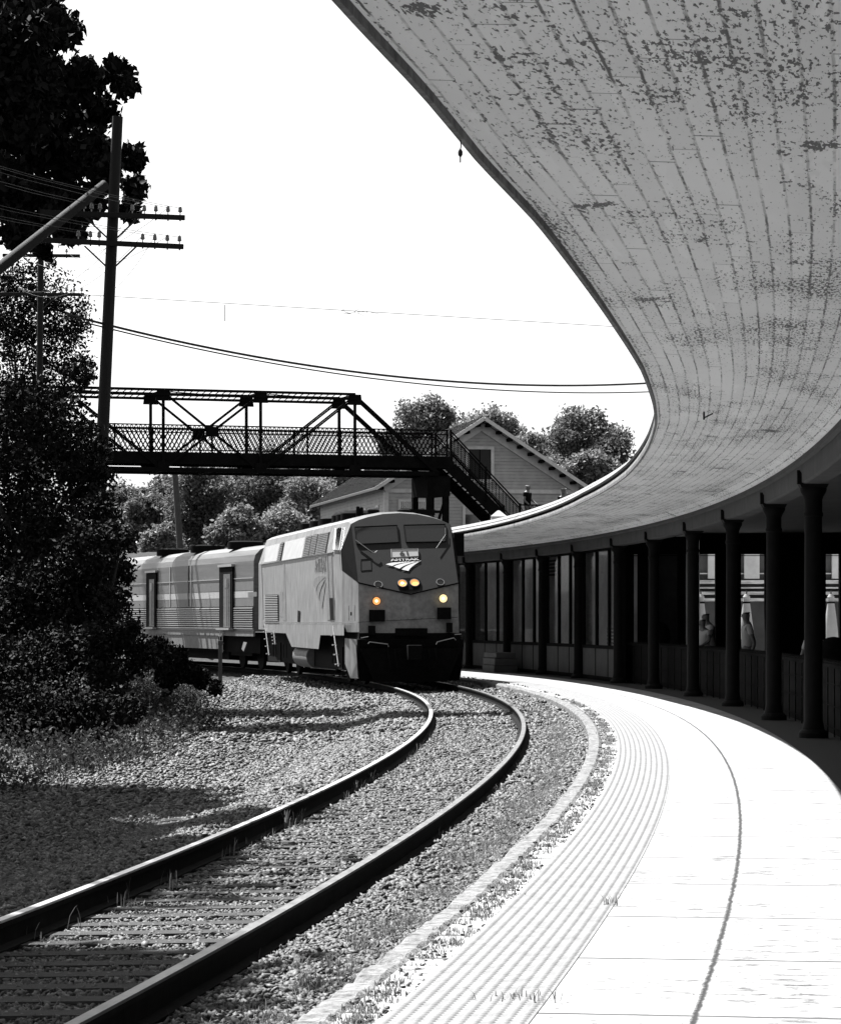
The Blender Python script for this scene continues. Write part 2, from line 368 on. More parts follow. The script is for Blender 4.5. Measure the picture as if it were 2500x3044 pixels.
# ------------------------------------------------------------------ track
trk = empty("railway_track", W(12, 0, -.3), label="curving single railway track with two steel rails and weathered sleepers", cat="railway track")
def sub(mb, name, m, parent, **k):
    return mb.build(name, m, parent, **k)
def inparent(ob, parent):     # world-space mesh under an unrotated empty
    ob.parent = parent; ob.location = Vector(ob.location) - parent.location; return ob
TR = GRID(-8, 150, 260)
for s in (-1, 1):
    c = s * .79; zt = RT + bank(c)
    pr = [(c - .036, zt - .012), (c - .03, zt), (c + .03, zt), (c + .036, zt - .012), (c + .034, zt - .04), (c + .009, zt - .052), (c + .009, zt - .145), (c + .07, zt - .158), (c + .07, zt - .17),
          (c - .07, zt - .17), (c - .07, zt - .158), (c - .009, zt - .145), (c - .009, zt - .052), (c - .034, zt - .04)]
    mb = ribbon(pr, TR, closed=True, mis=[1, 1, 1] + [0] * 11)
    inparent(mb.build("rail", [M['rail'], M['railtop' if s < 0 else 'railtop2']]), trk)
t = 11.4; k = 0; ties = []; rest = MB()
while t < 112:
    ties.append(t); t += .52
for i, t in enumerate(ties):
    th = head(t); mb = rest if i >= 100 else MB(); j = random.uniform(-.03, .03); z = RT - .1745
    a = W(t + j, -1.28, z - .07 - .036); b = W(t + j, 1.28, z - .07 + .036)
    mb.bar(a, b, .21, .15)
    if i < 100: inparent(mb.build("sleeper", M['tie']), trk)
tag(inparent(rest.build("sleepers", M['tie']), trk), kind="stuff")

# ballast stones (numpy): deformed icosahedra
def stones(name, pts, sizes, m, label):
    ph = (1 + 5 ** .5) / 2
    iv = np.array([(-1, ph, 0), (1, ph, 0), (-1, -ph, 0), (1, -ph, 0), (0, -1, ph), (0, 1, ph), (0, -1, -ph), (0, 1, -ph), (ph, 0, -1), (ph, 0, 1), (-ph, 0, -1), (-ph, 0, 1)]) / 1.9
    ifc = np.array([(0, 11, 5), (0, 5, 1), (0, 1, 7), (0, 7, 10), (0, 10, 11), (1, 5, 9), (5, 11, 4), (11, 10, 2), (10, 7, 6), (7, 1, 8), (3, 9, 4), (3, 4, 2), (3, 2, 6), (3, 6, 8), (3, 8, 9), (4, 9, 5), (2, 4, 11), (6, 2, 10), (8, 6, 7), (9, 8, 1)])
    n = len(pts); Vs = np.repeat(iv[None], n, 0) * (1 + rng.uniform(-.42, .42, (n, 12, 1)))
    Vs *= np.stack([rng.uniform(.7, 1.3, n), rng.uniform(.5, 1.0, n), rng.uniform(.25, .6, n)], 1)[:, None]
    q = rng.normal(size=(n, 4)) * np.array([1, .35, .35, 1]); q /= np.linalg.norm(q, axis=1)[:, None]; a, b, c, d = q.T
    Rm = np.stack([1 - 2 * (c * c + d * d), 2 * (b * c - a * d), 2 * (b * d + a * c), 2 * (b * c + a * d), 1 - 2 * (b * b + d * d), 2 * (c * d - a * b), 2 * (b * d - a * c), 2 * (c * d + a * b), 1 - 2 * (b * b + c * c)], 1).reshape(n, 3, 3)
    Vs = np.einsum('nij,nkj->nki', Rm, Vs) * sizes[:, None, None] + pts[:, None]
    Fc = (ifc[None] + (np.arange(n) * 12)[:, None, None]).reshape(-1, 3)
    return tag(np_mesh(name, Vs.reshape(-1, 3), Fc, m), kind="stuff", label=label, cat="gravel")
def ballast():
    pts = []; sz = []
    def add(o0, o1, t0, t1, dens, smin, smax, zf):
        n = int((o1 - o0) * (t1 - t0) * dens)
        for _ in range(n):
            t = random.uniform(t0, t1); o = random.uniform(o0, o1); p = W(t, o)
            s = random.uniform(smin, smax); pts.append((p.x, p.y, zf(p.x, p.y, o) + s * .25)); sz.append(s)
    g = lambda x, y, o: gz(x, y)
    for t0, t1, d, s0, s1 in ((10.5, 20, 1050, .012, .031), (20, 32, 560, .016, .04), (32, 50, 260, .022, .052), (50, 100, 75, .035, .075)):
        add(-.68, .68, t0, t1, d, s0, s1 * .85, g)
        add(.9, 1.76, t0, t1, d * 1.2, s0, s1, lambda x, y, o: gz(x, y) + .025 + .05 * smooth(o, 1.3, 1.75))
        add(1.88, 2.12, t0, t1, d * .09, s0 * .5, s1 * .6, lambda x, y, o: -.012)
        add(-3.2, -.9, t0, t1, d, s0, s1, g)
        add(-6.5, -3.2, t0, t1, d * .4, s0, s1, g); add(-9.5, -6.5, max(t0, 30), max(t1, 30), d * .2, s0, s1, g)
    stones("ballast", np.array(pts), np.array(sz), M['stone'], "crushed grey stone ballast around and between the rails")
ballast()

# ------------------------------------------------------------------ grass and weeds
def blades(name, spots, h, wd, m, label, curve=.5):
    """spots: list of (x,y,z,n,spread,height)"""
    V = []; Fc = []
    for (x, y, z, n, sp, hh) in spots:
        for _ in range(n):
            a = random.uniform(0, 2 * math.pi); r = sp * random.random() ** .7; bx, by = x + r * math.cos(a), y + r * math.sin(a)
            d = random.uniform(0, 2 * math.pi); L = hh * random.uniform(.4, 1.1); lean = random.uniform(.1, 1) * curve * L
            dx, dy = math.cos(d), math.sin(d); wx, wy = -dy * wd * .5, dx * wd * .5; b = len(V)
            for f_, k in ((0, 1), (.5, .8), (.85, .45), (1, .05)):
                cx, cy, cz = bx + dx * lean * f_ ** 2, by + dy * lean * f_ ** 2, z + L * (f_ - .25 * curve * f_ ** 3)
                V.append((cx - wx * k, cy - wy * k, cz)); V.append((cx + wx * k, cy + wy * k, cz))
            for i in range(3): Fc.append((b + 2 * i, b + 2 * i + 1, b + 2 * i + 3, b + 2 * i + 2))
    return tag(np_mesh(name, np.array(V), np.array(Fc), m), kind="stuff", label=label, cat="grass")
sp = []
for _ in range(3600):
    t = 11 + 50 * random.random() ** 1.3; o = random.choice([random.gauss(1.99, .04), random.gauss(1.62, .1), random.gauss(1.45, .15)])
    if random.random() < .9 * (math.sin(t * 1.9) * math.sin(t * .77 + 1) * .4 + .6):
        p = W(t, o, -.014 if o > 1.9 else -.2); sp.append((p.x, p.y, p.z, 16, .07, random.uniform(.02, .055) if o > 1.9 else .085))
p = W(12.9, 2.66); sp.append((p.x, p.y, 0, 26, .12, .08)); p = W(12.95, 2.5); sp.append((p.x, p.y, 0, 14, .13, .06)); p = W(17.05, 2.7); sp.append((p.x, p.y, 0, 20, .07, .08))
for _ in range(500): 
    t = random.uniform(22, 60); p = W(t, random.gauss(1.5, .2), -.2); sp.append((p.x, p.y, p.z, 22, .2, .09))
blades("platform_edge_grass", sp, .1, .006, M['grass'], "dry grass growing along the concrete platform kerb", .9)
sp = []
for _ in range(90):
    t = 12 + 35 * random.random(); o = random.choice([-.68, .68, .95, -.6, .3]) + random.gauss(0, .06)
    p = W(t, o, -.27); sp.append((p.x, p.y, p.z, random.choice([3, 5, 9]), .07, random.uniform(.08, .2)))
blades("track_weeds", sp, .1, .007, M['grass'], "thin weeds growing beside the rails")
sp = []
for _ in range(160):
    t = random.uniform(33, 90); o = -5.5 - abs(random.gauss(0, .9)) + (.8 if 36 < t < 50 else 0); p = W(t, o); z = gz(p.x, p.y)
    sp.append((p.x, p.y, z, random.choice([5, 9, 22]), .6, random.uniform(.12, .4) if random.random() < .85 else .7))
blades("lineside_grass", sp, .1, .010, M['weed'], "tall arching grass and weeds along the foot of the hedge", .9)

# ------------------------------------------------------------------ foliage
def leaves(blobs, n, size, droop=.3, shell=.45, jit=.2):
    """leaf quads spread through blobs (x,y,z,rx,ry,rz)"""
    B = np.array(blobs, float); wgt = (B[:, 3] * B[:, 4] * B[:, 5]) ** (2 / 3); wgt /= wgt.sum()
    idx = rng.choice(len(B), n, p=wgt); d = rng.normal(size=(n, 3)); d /= np.linalg.norm(d, axis=1)[:, None]
    rad = (1 - shell * rng.random(n) ** 1.6) * (1 + np.clip(jit * rng.normal(size=n), -.3, jit * 1.7) * (rng.random(n) < .5))
    C_ = B[idx, :3] + d * rad[:, None] * B[idx, 3:6]
    # leaf frames
    a = rng.normal(size=(n, 3)); a[:, 2] -= droop; a /= np.linalg.norm(a, axis=1)[:, None]
    b = rng.normal(size=(n, 3)) + d * .6; b -= (b * a).sum(1)[:, None] * a; b /= np.linalg.norm(b, axis=1)[:, None]
    L = size * rng.uniform(.6, 1.25, n)[:, None]; wd = L * .27
    nrm = np.cross(a, b)
    v0 = C_ - a * L * .5; v2 = C_ + a * L * .5; mid = C_ - a * L * .05 - nrm * L * .08
    v1 = mid + b * wd + nrm * L * .16; v3 = mid - b * wd + nrm * L * .16
    V = np.stack([v0, v1, v2, v3], 1).reshape(-1, 3); q = np.arange(n)[:, None] * 4
    Fc = np.concatenate([q + np.array([[0, 1, 2]]), q + np.array([[0, 2, 3]])], 0)
    return V, Fc
def clump(c, r, k, rr, sq=.8):
    """sub-blobs making an uneven crown"""
    out = []
    for _ in range(k):
        d = rng.normal(size=3); d /= np.linalg.norm(d); q = rng.random() ** .5 * .85
        s = rr * rng.uniform(.45, 1.45)
        out.append((c[0] + d[0] * q * r[0], c[1] + d[1] * q * r[1], c[2] + d[2] * q * r[2], s, s, s * sq))
    return out
def tree(name, base, blobs, n, size, m, label, cat="tree", group=None, trunk_r=.25, limbs=True, shell=.5, droop=.3):
    e = empty(name, base, label=label, cat=cat, group=group)
    V, Fc = leaves(blobs, n, size, shell=shell, droop=droop)
    np_mesh("crown", V - np.array(base), Fc, m, parent=e)
    B = np.array(blobs); c = B[:, :3].mean(0); top = Vector(c) - Vector(base); mb = MB()
    fork = Vector((top.x * .3, top.y * .3, top.z * .55))
    mb.tube([(0, 0, -.3), (top.x * .1, 0, fork.z * .5), fork], [trunk_r * 1.2, trunk_r, trunk_r * .75], 8)
    if limbs:
        for i in rng.choice(len(B), min(9, len(B)), replace=False):
            q = Vector(B[i, :3]) - Vector(base); md = fork.lerp(q, .5) + Vector((random.uniform(-.3, .3), random.uniform(-.3, .3), .25))
            mb.tube([fork * .93, md, q], [trunk_r * .5, trunk_r * .28, trunk_r * .08], 6)
    mb.build("trunk", M['bark'], e, smooth=True)
    return e
def pb(px, py, Y, r, ry=None, sq=1.):
    q = P(px, py, Y); rr = r * Y / F; return (q.x, q.y, q.z, rr, ry or rr, rr * sq)
bl = []
for _ in range(330):
    t = random.uniform(32, 92); o = -5.0 - abs(random.gauss(0, 1.5)) - (.6 if t > 60 else 0); p = W(t, o); rr = random.uniform(.15, .42) * (1 + .4 * (o < -6.5)); bl.append((p.x, p.y, gz(p.x, p.y) + rr * .5, rr * 1.3, rr * 1.3, rr))
V, Fc = leaves(bl, 36000, .075, shell=.9, droop=-.2)
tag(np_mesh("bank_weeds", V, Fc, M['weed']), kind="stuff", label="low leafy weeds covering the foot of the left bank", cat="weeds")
# large overhanging tree, top left, behind the pole
bl = []
for (x, y, r) in ((60, 60, 150), (190, 90, 70), (60, 260, 170), (230, 250, 100), (345, 215, 58), (370, 250, 50), (300, 330, 65), (130, 420, 170), (270, 450, 90), (20, 560, 120), (150, 620, 110), (260, 600, 70), (395, 470, 52), (400, 560, 50), (385, 625, 42), (210, 680, 60), (60, 690, 70), (130, 745, 35), (-60, 300, 200), (-80, 80, 180), (-120, 520, 180), (320, 520, 60)):
    q = pb(x, y, 73 + random.uniform(-1.6, 1.6), r * .8); bl += [q] + clump(q[:3], (q[3] * 1.15,) * 3, 9, q[3] * .3)
tree("tall_broadleaf_tree", (-16, 78, .8), bl, 40000, .27, M['leafd'], "tall dark broadleaf tree overhanging behind the telegraph pole, top left", trunk_r=.35, droop=.9, shell=.75, limbs=False)
# the dark mass of trees and ivy along the left bank
bank_trees = [
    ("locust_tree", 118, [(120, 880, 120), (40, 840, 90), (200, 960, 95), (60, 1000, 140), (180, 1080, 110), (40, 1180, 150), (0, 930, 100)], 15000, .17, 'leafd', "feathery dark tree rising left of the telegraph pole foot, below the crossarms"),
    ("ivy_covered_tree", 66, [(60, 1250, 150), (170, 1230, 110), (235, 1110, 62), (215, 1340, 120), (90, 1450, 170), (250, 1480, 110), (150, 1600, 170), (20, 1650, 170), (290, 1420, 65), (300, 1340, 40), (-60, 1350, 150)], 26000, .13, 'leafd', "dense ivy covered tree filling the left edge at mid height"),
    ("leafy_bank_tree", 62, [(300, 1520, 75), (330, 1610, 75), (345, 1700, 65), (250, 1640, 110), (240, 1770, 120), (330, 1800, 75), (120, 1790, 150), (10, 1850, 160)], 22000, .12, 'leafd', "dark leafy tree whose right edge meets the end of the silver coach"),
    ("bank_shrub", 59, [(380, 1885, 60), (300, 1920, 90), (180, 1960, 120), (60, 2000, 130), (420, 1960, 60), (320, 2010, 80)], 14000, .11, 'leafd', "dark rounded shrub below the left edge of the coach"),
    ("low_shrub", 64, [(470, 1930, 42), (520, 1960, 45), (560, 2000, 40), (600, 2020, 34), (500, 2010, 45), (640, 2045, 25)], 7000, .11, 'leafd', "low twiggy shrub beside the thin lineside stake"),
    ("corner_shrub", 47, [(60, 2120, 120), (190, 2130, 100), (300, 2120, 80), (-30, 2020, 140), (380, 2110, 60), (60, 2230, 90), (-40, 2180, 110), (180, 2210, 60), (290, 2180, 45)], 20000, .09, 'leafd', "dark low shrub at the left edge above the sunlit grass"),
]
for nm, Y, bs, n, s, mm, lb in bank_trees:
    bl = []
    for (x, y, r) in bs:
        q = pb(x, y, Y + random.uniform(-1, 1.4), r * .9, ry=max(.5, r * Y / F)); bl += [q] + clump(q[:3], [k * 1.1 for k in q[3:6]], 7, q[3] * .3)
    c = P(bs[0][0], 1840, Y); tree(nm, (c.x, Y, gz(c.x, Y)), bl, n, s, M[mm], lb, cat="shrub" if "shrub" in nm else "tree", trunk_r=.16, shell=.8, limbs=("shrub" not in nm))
# trees standing left of the frame that shade the near track
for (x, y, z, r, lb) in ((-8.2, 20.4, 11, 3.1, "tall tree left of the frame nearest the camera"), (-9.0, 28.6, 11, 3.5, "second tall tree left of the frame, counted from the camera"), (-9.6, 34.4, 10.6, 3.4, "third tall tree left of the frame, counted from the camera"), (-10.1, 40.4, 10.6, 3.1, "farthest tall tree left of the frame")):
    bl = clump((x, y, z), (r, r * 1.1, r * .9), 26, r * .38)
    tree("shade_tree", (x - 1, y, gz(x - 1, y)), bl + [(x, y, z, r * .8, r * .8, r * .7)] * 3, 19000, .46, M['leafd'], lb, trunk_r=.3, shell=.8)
bl = []
for (x, y, r_) in ((-90, 60, 170), (40, 150, 110), (130, 90, 80), (110, 230, 90), (-60, 300, 160), (90, 360, 80), (-120, 480, 140), (100, -160, 150), (230, -260, 140), (300, -380, 130), (60, -420, 200), (190, -520, 160), (340, -520, 110), (0, -230, 190), (160, -360, 170), (-60, -560, 200), (230, -430, 120)):
    q = pb(x, y, (63 if y > 0 else 67) + random.uniform(-.8, .8), r_ * .88); bl += [q] + clump(q[:3], (q[3] * 1.1,) * 3, 7, q[3] * .32)
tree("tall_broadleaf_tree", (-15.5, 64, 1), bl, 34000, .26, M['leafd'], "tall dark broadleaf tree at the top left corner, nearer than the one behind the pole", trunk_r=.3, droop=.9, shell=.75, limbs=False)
# trees beyond the coach, under the bridge
far = [
    (440, 1560, 170, 95, 5, 'leafb', 9000, "dark tree behind the coach roof, nearest the ivy covered bank"), (590, 1500, 165, 125, 8, 'leafb', 15000, "wide dark tree behind the plain wooden pole, under the bridge"),
    (800, 1450, 185, 140, 8, 'leafb', 16000, "big dark tree under the middle of the bridge"), (700, 1590, 150, 85, 6, 'leafm', 9000, "paler bushy tree right above the coach roof vents"),
    (930, 1510, 160, 110, 7, 'leafl', 13000, "pale tree beside the left wall of the gabled house"), (850, 1600, 155, 100, 6, 'leafl', 11000, "pale low tree between the coach roof and the gabled house"),
    (480, 1630, 150, 75, 5, 'leafm', 8000, "sunlit low bush left of the plain wooden pole above the coach roof"), (1010, 1440, 200, 90, 5, 'leafl', 8000, "pale distant tree touching the bridge bottom left of the gabled house"),
    (500, 1475, 175, 80, 6, 'leafb', 8000, "dark tree just left of the plain wooden pole, under the bridge"), (350, 1500, 190, 80, 6, 'leafb', 6000, "dark tree at the left end of the bridge, mostly behind the ivy"),
    (395, 1560, 180, 75, 5, 'leafb', 7000, "dark tree right beside the ivy covered bank, under the left end of the bridge"),
    (600, 1660, 190, 150, 8, 'leafb', 9000, "broad dark tree filling the gap behind the two coach roof vents"), (700, 1440, 215, 95, 8, 'leafb', 9000, "distant dark tree directly under the bridge, left of its middle"),
]
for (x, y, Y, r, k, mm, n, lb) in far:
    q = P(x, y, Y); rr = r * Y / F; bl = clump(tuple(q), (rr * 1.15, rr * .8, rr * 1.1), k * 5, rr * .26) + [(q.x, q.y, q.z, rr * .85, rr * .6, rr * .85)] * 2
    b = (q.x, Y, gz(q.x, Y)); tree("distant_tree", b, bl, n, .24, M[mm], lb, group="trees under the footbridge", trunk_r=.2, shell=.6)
hill = [(1285, 1285, 255, 102, 'leafm', 12000, "sunlit round tree behind the left slope of the gable roof"), (1462, 1290, 250, 92, 'leafm', 10000, "sunlit tree directly behind the gable peak"),
        (1748, 1350, 235, 132, 'leafb', 18000, "dark rounded tree right of the gable roof"), (1580, 1365, 245, 88, 'leafm', 9000, "small tree between the gable roof and the dark rounded tree"),
        (1770, 1440, 200, 108, 'leafm', 12000, "mid grey bushy tree in front of the dark rounded tree, above the canopy edge"), (1180, 1325, 260, 62, 'leafm', 5000, "low tree top showing behind the right end of the bridge truss"), (1640, 1450, 210, 90, 'leafm', 9000, "low bushy tree hugging the right slope of the gable roof")]
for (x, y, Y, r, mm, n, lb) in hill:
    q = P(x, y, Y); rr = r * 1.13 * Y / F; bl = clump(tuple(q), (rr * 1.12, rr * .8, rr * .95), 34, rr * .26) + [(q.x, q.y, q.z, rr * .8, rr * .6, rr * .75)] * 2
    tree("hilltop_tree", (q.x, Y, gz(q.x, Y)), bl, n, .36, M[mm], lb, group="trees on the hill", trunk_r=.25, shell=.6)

exec_parts = True

# ------------------------------------------------------------------ ray helper: image column/row -> point on a plane of a rotated frame
def onplane(o, rz, p0, nrm, px, py):
    """local coordinates (frame at o, rotated rz about z) where the sight line of a photo pixel meets a local plane"""
    Rm = Matrix.Rotation(-rz, 3, 'Z'); c = Rm @ (Vector((0, 0, CAMH)) - Vector(o)); d = Rm @ Vector(((px - PX0) / F, 1, (PY0 - py) / F))
    n = Vector(nrm); return c + d * ((Vector(p0) - c).dot(n) / d.dot(n))

# ------------------------------------------------------------------ canopy
cano = empty("platform_canopy", W(41, 4.8, 0), label="long curved station canopy with flaking painted board ceiling on slender dark columns", cat="canopy")
TC = GRID(-8, 103, 200)
# the canopy edge runs slightly closer to the track at the near end; offsets measured along the curve
EDGE = []
for x_, y_ in ((994, 0), (1116, 130), (1238, 259), (1418, 475), (1584, 648), (1728, 835), (1829, 979), (1901, 1094), (1937, 1195), (1944, 1253), (1922, 1325), (1858, 1411), (1728, 1490), (1584, 1548), (1440, 1584)):
    Y_ = 2.36 * F / (PY0 - y_); X_ = (x_ - PX0) * Y_ / F
    t_ = min(np.arange(Y_ - 2, Y_ + 2, .02), key=lambda q: (Vector((X_, Y_, 0)) - W(q, 2.4)).length)
    EDGE.append((t_, (Vector((X_, Y_, 0)) - W(t_, 0)).length))
print("edge", [(round(a, 1), round(b, 2)) for a, b in EDGE])
def eo(t): return float(np.interp(t, [e[0] for e in EDGE], [e[1] for e in EDGE]))
W0 = W
def W(t, o, z=0.):
    return W0(t, o if o > 4.5 or o < 2.2 or z < 3.85 else o + (eo(t) - 2.46) * (min(1, (4.62 - o) / 2.12) if o > 2.9 else 1), z)
inparent(ribbon([(2.50 + 2.12 * i / 8, 4.0 - .12 * (i / 8)) if i < 8 else (4.62, 3.77) for i in range(9)], TC).build("ceiling", M['ceil'], smooth=True), cano)
T1 = GRID(-8, 77, 110); T2 = GRID(77, 103, 40)
inparent(ribbon([(4.95, 3.8), (11.3, 3.86)], T1).build("rear_ceiling", M['beam']), cano)
rf = ribbon([(2.75, 4.33), (6, 4.2), (11.5, 4.2), (11.5, 3.87), (11.3, 3.87)], T1); ribbon([(2.75, 4.33), (6, 4.2), (7.4, 4.2), (7.4, 3.83), (4.95, 3.8)], T2, rf)
inparent(rf.build("roof", M['roofm']), cano)
inparent(ribbon([(2.50, 3.998), (2.50, 3.955), (2.47, 3.955), (2.465, 4.0), (2.475, 4.05)], TC, closed=True).build("edge_lip", M['fascia']), cano)
inparent(ribbon([(2.475, 4.05), (2.58, 4.055), (2.58, 4.11)], TC).build("shadow_gap", M['darkp']), cano)
inparent(ribbon([(2.58, 4.11), (2.49, 4.115), (2.475, 4.15), (2.53, 4.21), (2.54, 4.222)], TC).build("gutter", M['fascia']), cano)
inparent(ribbon([(2.54, 4.222), (2.61, 4.224), (2.61, 4.245), (2.58, 4.25), (2.68, 4.345), (2.75, 4.33)], TC).build("fascia", M['fascia']), cano)
inparent(ribbon([(4.62, 3.8), (4.62, 3.47), (4.66, 3.45), (4.91, 3.45), (4.95, 3.47), (4.95, 3.83)], TC).build("beam", M['beam']), cano)
inparent(ribbon([(4.56, 3.79), (4.56, 3.73), (4.615, 3.71), (4.615, 3.79)], TC).build("cornice", M['beam']), cano)
COLPX = [2418, 2300, 2178, 2060, 1943, 1838, 1720, 1613, 1507, 1395]
COLT = [t_of_px(x, 4.78) for x in COLPX]
print("columns", [round(t, 1) for t in COLT])
for t in COLT:
    p = W(t, 4.78); mb = MB()
    mb.lathe(p, [(.15, .12), (.14, .18), (.128, .24), (.118, 3.0)], 20)
    c = mb.build("column", M['column'], origin=p, smooth=True); inparent(c, cano)
    cp = MB().lathe((0, 0, 0), [(.118, 3.0), (.135, 3.02), (.135, 3.05), (.12, 3.08), (.122, 3.24), (.14, 3.29), (.17, 3.34), (.18, 3.37), (.18, 3.4)], 20)
    th = head(t); cs, sn = math.cos(-th), math.sin(-th)
    q = [(-.17, -.17), (.17, -.17), (.17, .17), (-.17, .17)]; q = [(x * cs - y * sn, x * sn + y * cs) for x, y in q]
    cp.hexa([(x, y, 3.4) for x, y in q] + [(x * 1.15, y * 1.15, 3.447) for x, y in q])
    cp.build("capital", M['column'], c, smooth=True)
    bs = MB().lathe((0, 0, 0), [(.205, 0), (.205, .07), (.18, .1), (.15, .12)], 20); bs.build("base", M['column'], c, smooth=True)
    # little bracket spur on the beam above each column
    br = MB(); br.hexa([(x * .35 - .16 * cs, y * .35 + .16 * -sn, 3.45) for x, y in q] + [(x * .12 - .2 * cs, y * .12 + .2 * -sn, 3.64) for x, y in q]); br.build("bracket", M['column'], c)
p = W(14.7, 2.48, 3.96)
hk = MB().tube([p, p + Vector((.004, 0, -.035)), p + Vector((0, 0, -.05))], .0035, 6)
hk.lathe(p + Vector((0, 0, -.088)), [(.004, -.0), (.011, .01), (.012, .025), (.006, .038)], 8); hk.tube([p + Vector((0, 0, -.088)), p + Vector((0, 0, -.115))], .004, 6)
tag(hk.build("hanging_hook", M['wire'], origin=p, smooth=True), label="small rusty hook dangling from the canopy edge against the sky", cat="hook")
p = W(33.5, 3.05, 3.93); hk = MB().bar(p + Vector((0, 0, .02)), p + Vector((0, 0, -.07)), .02, .02).bar(p + Vector((0, 0, -.05)), p + Vector((.1, 0, .0)), .015, .015)
tag(hk.build("ceiling_bracket", M['wire'], origin=p), label="small broken metal bracket hanging from the canopy ceiling boards", cat="bracket")

W = W0
# ------------------------------------------------------------------ fence behind the columns
fn = empty("railing_fence", W(56, 5.08, 0), label="dark waist high spiked wire fence running between the canopy columns", cat="fence")
mb = MB(); TF = GRID(26, 76, 100)
for z in (.12, .42, .72):
    mb = MB()
    for a, b in zip(TF[:-1], TF[1:]): mb.bar(W(a, 5.08, z), W(b, 5.08, z), .012, .014)
    inparent(mb.build("wire", M['steel']), fn)
mb = MB()
for a, b in zip(TF[:-1], TF[1:]): mb.bar(W(a, 5.08, .97), W(b, 5.08, .97), .03, .05)
inparent(mb.build("top_rail", M['darkp']), fn)
mb = MB()
t = 26
while t < 76:
    p = W(t, 5.08, .99); mb.lathe(p, [(.012, 0), (.018, .03), (.003, .075)], 5); t += .16
tag(inparent(mb.build("spikes", M['column']), fn), kind="stuff")
t = 27
while t < 76:
    inparent(MB().bar(W(t, 5.08, 0), W(t, 5.08, .97), .02, .02).build("post", M['column'], origin=W(t, 5.08, 0)), fn); t += 1.05
mb = MB(); 
for a, b in zip(TF[:-1], TF[1:]):
    for z in (.3,): pass
    mb.poly([W(a, 5.13, .02), W(b, 5.13, .02), W(b, 5.13, .95), W(a, 5.13, .95)]); mb.poly([W(a, 5.16, .02), W(b, 5.16, .02), W(b, 5.16, .95), W(a, 5.16, .95)])
inparent(mb.build("backing_panel", M['black']), fn)

# ------------------------------------------------------------------ station building: glazed wall, end screen
stn = empty("station_building", W(80, 5, 0), label="dark station building with a glazed panelled wall between the far columns", cat="building")
bounds = COLT[5:] + [COLT[-1] + 5.5]
for a, b in zip(bounds[:-1], bounds[1:]):
    k = (b - a); cuts = [a + k * .035, a + k * .335, a + k * .36, a + k * .645, a + k * .67, a + k * .965]
    for i in range(3):
        l, r = cuts[2 * i] + .0, cuts[2 * i + 1]
        m1 = MB(); m1.hexa([W(l, 4.86, .12), W(l, 4.93, .12), W(r, 4.93, .12), W(r, 4.86, .12), W(l, 4.86, .84), W(l, 4.93, .84), W(r, 4.93, .84), W(r, 4.86, .84)])
        inparent(m1.build("lower_panel", M['panel']), stn)
        m1 = MB(); m1.hexa([W(l, 4.90, .93), W(l, 4.91, .93), W(r, 4.91, .93), W(r, 4.90, .93), W(l, 4.90, 3.42), W(l, 4.91, 3.42), W(r, 4.91, 3.42), W(r, 4.90, 3.42)])
        inparent(m1.build("window", M['pane']), stn)
    for l, r in ((a - k * .02, cuts[0]), (cuts[1], cuts[2]), (cuts[3], cuts[4]), (cuts[5], b + k * .0)):
        d = .0 if l in (cuts[1], cuts[3]) else .02; mb = MB()
        mb.hexa([W(l, 4.865 - d, .02), W(l, 4.94, .02), W(r, 4.94, .02), W(r, 4.865 - d, .02), W(l, 4.865 - d, 3.44), W(l, 4.94, 3.44), W(r, 4.94, 3.44), W(r, 4.865 - d, 3.44)])
        inparent(mb.build("mullion", M['darkp']), stn)
    mb = MB()
    for z0, z1 in ((.84, .93), (.02, .12), (3.40, 3.45)):
        mb.hexa([W(a, 4.845, z0), W(a, 4.94, z0), W(b, 4.94, z0), W(b, 4.845, z0), W(a, 4.845, z1), W(a, 4.94, z1), W(b, 4.94, z1), W(b, 4.845, z1)])
    inparent(mb.build("sill", M['darkp']), stn)
TB = GRID(bounds[0] + .3, bounds[-1], 24)
inparent(ribbon([(4.97, .02), (6.9, .02), (6.9, 3.75), (4.97, 3.75)], TB).build("interior_wall", M['interior']), stn)
# pale things seen through the glazing (curtains / notices inside)
for px, y0, y1, mm in ((1448, 1850, 1905, 'trim'), (1638, 1850, 1908, 'trim'), (1747, 1775, 1905, 'trim'), (1638, 1660, 1712, 'beam'), (1747, 1640, 1705, 'trim'), (1777, 1640, 1705, 'trim'), (1810, 1862, 1915, 'beam')):
    t = t_of_px(px, 5.0); Y = W(t, 5).y; z0 = CAMH + (PY0 - y1) * Y / F; z1 = CAMH + (PY0 - y0) * Y / F
    m1 = MB()
    for i in range(5):
        za = z0 + (z1 - z0) * i / 5; zb = z0 + (z1 - z0) * (i + .62) / 5
        m1.hexa([W(t - .5, 5.03, za), W(t - .5, 5.05, za), W(t + .5, 5.05, za), W(t + .5, 5.03, za), W(t - .5, 5.03, zb), W(t - .5, 5.05, zb), W(t + .5, 5.05, zb), W(t + .5, 5.03, zb)])
    inparent(m1.build("window_blind", M[mm]), stn)
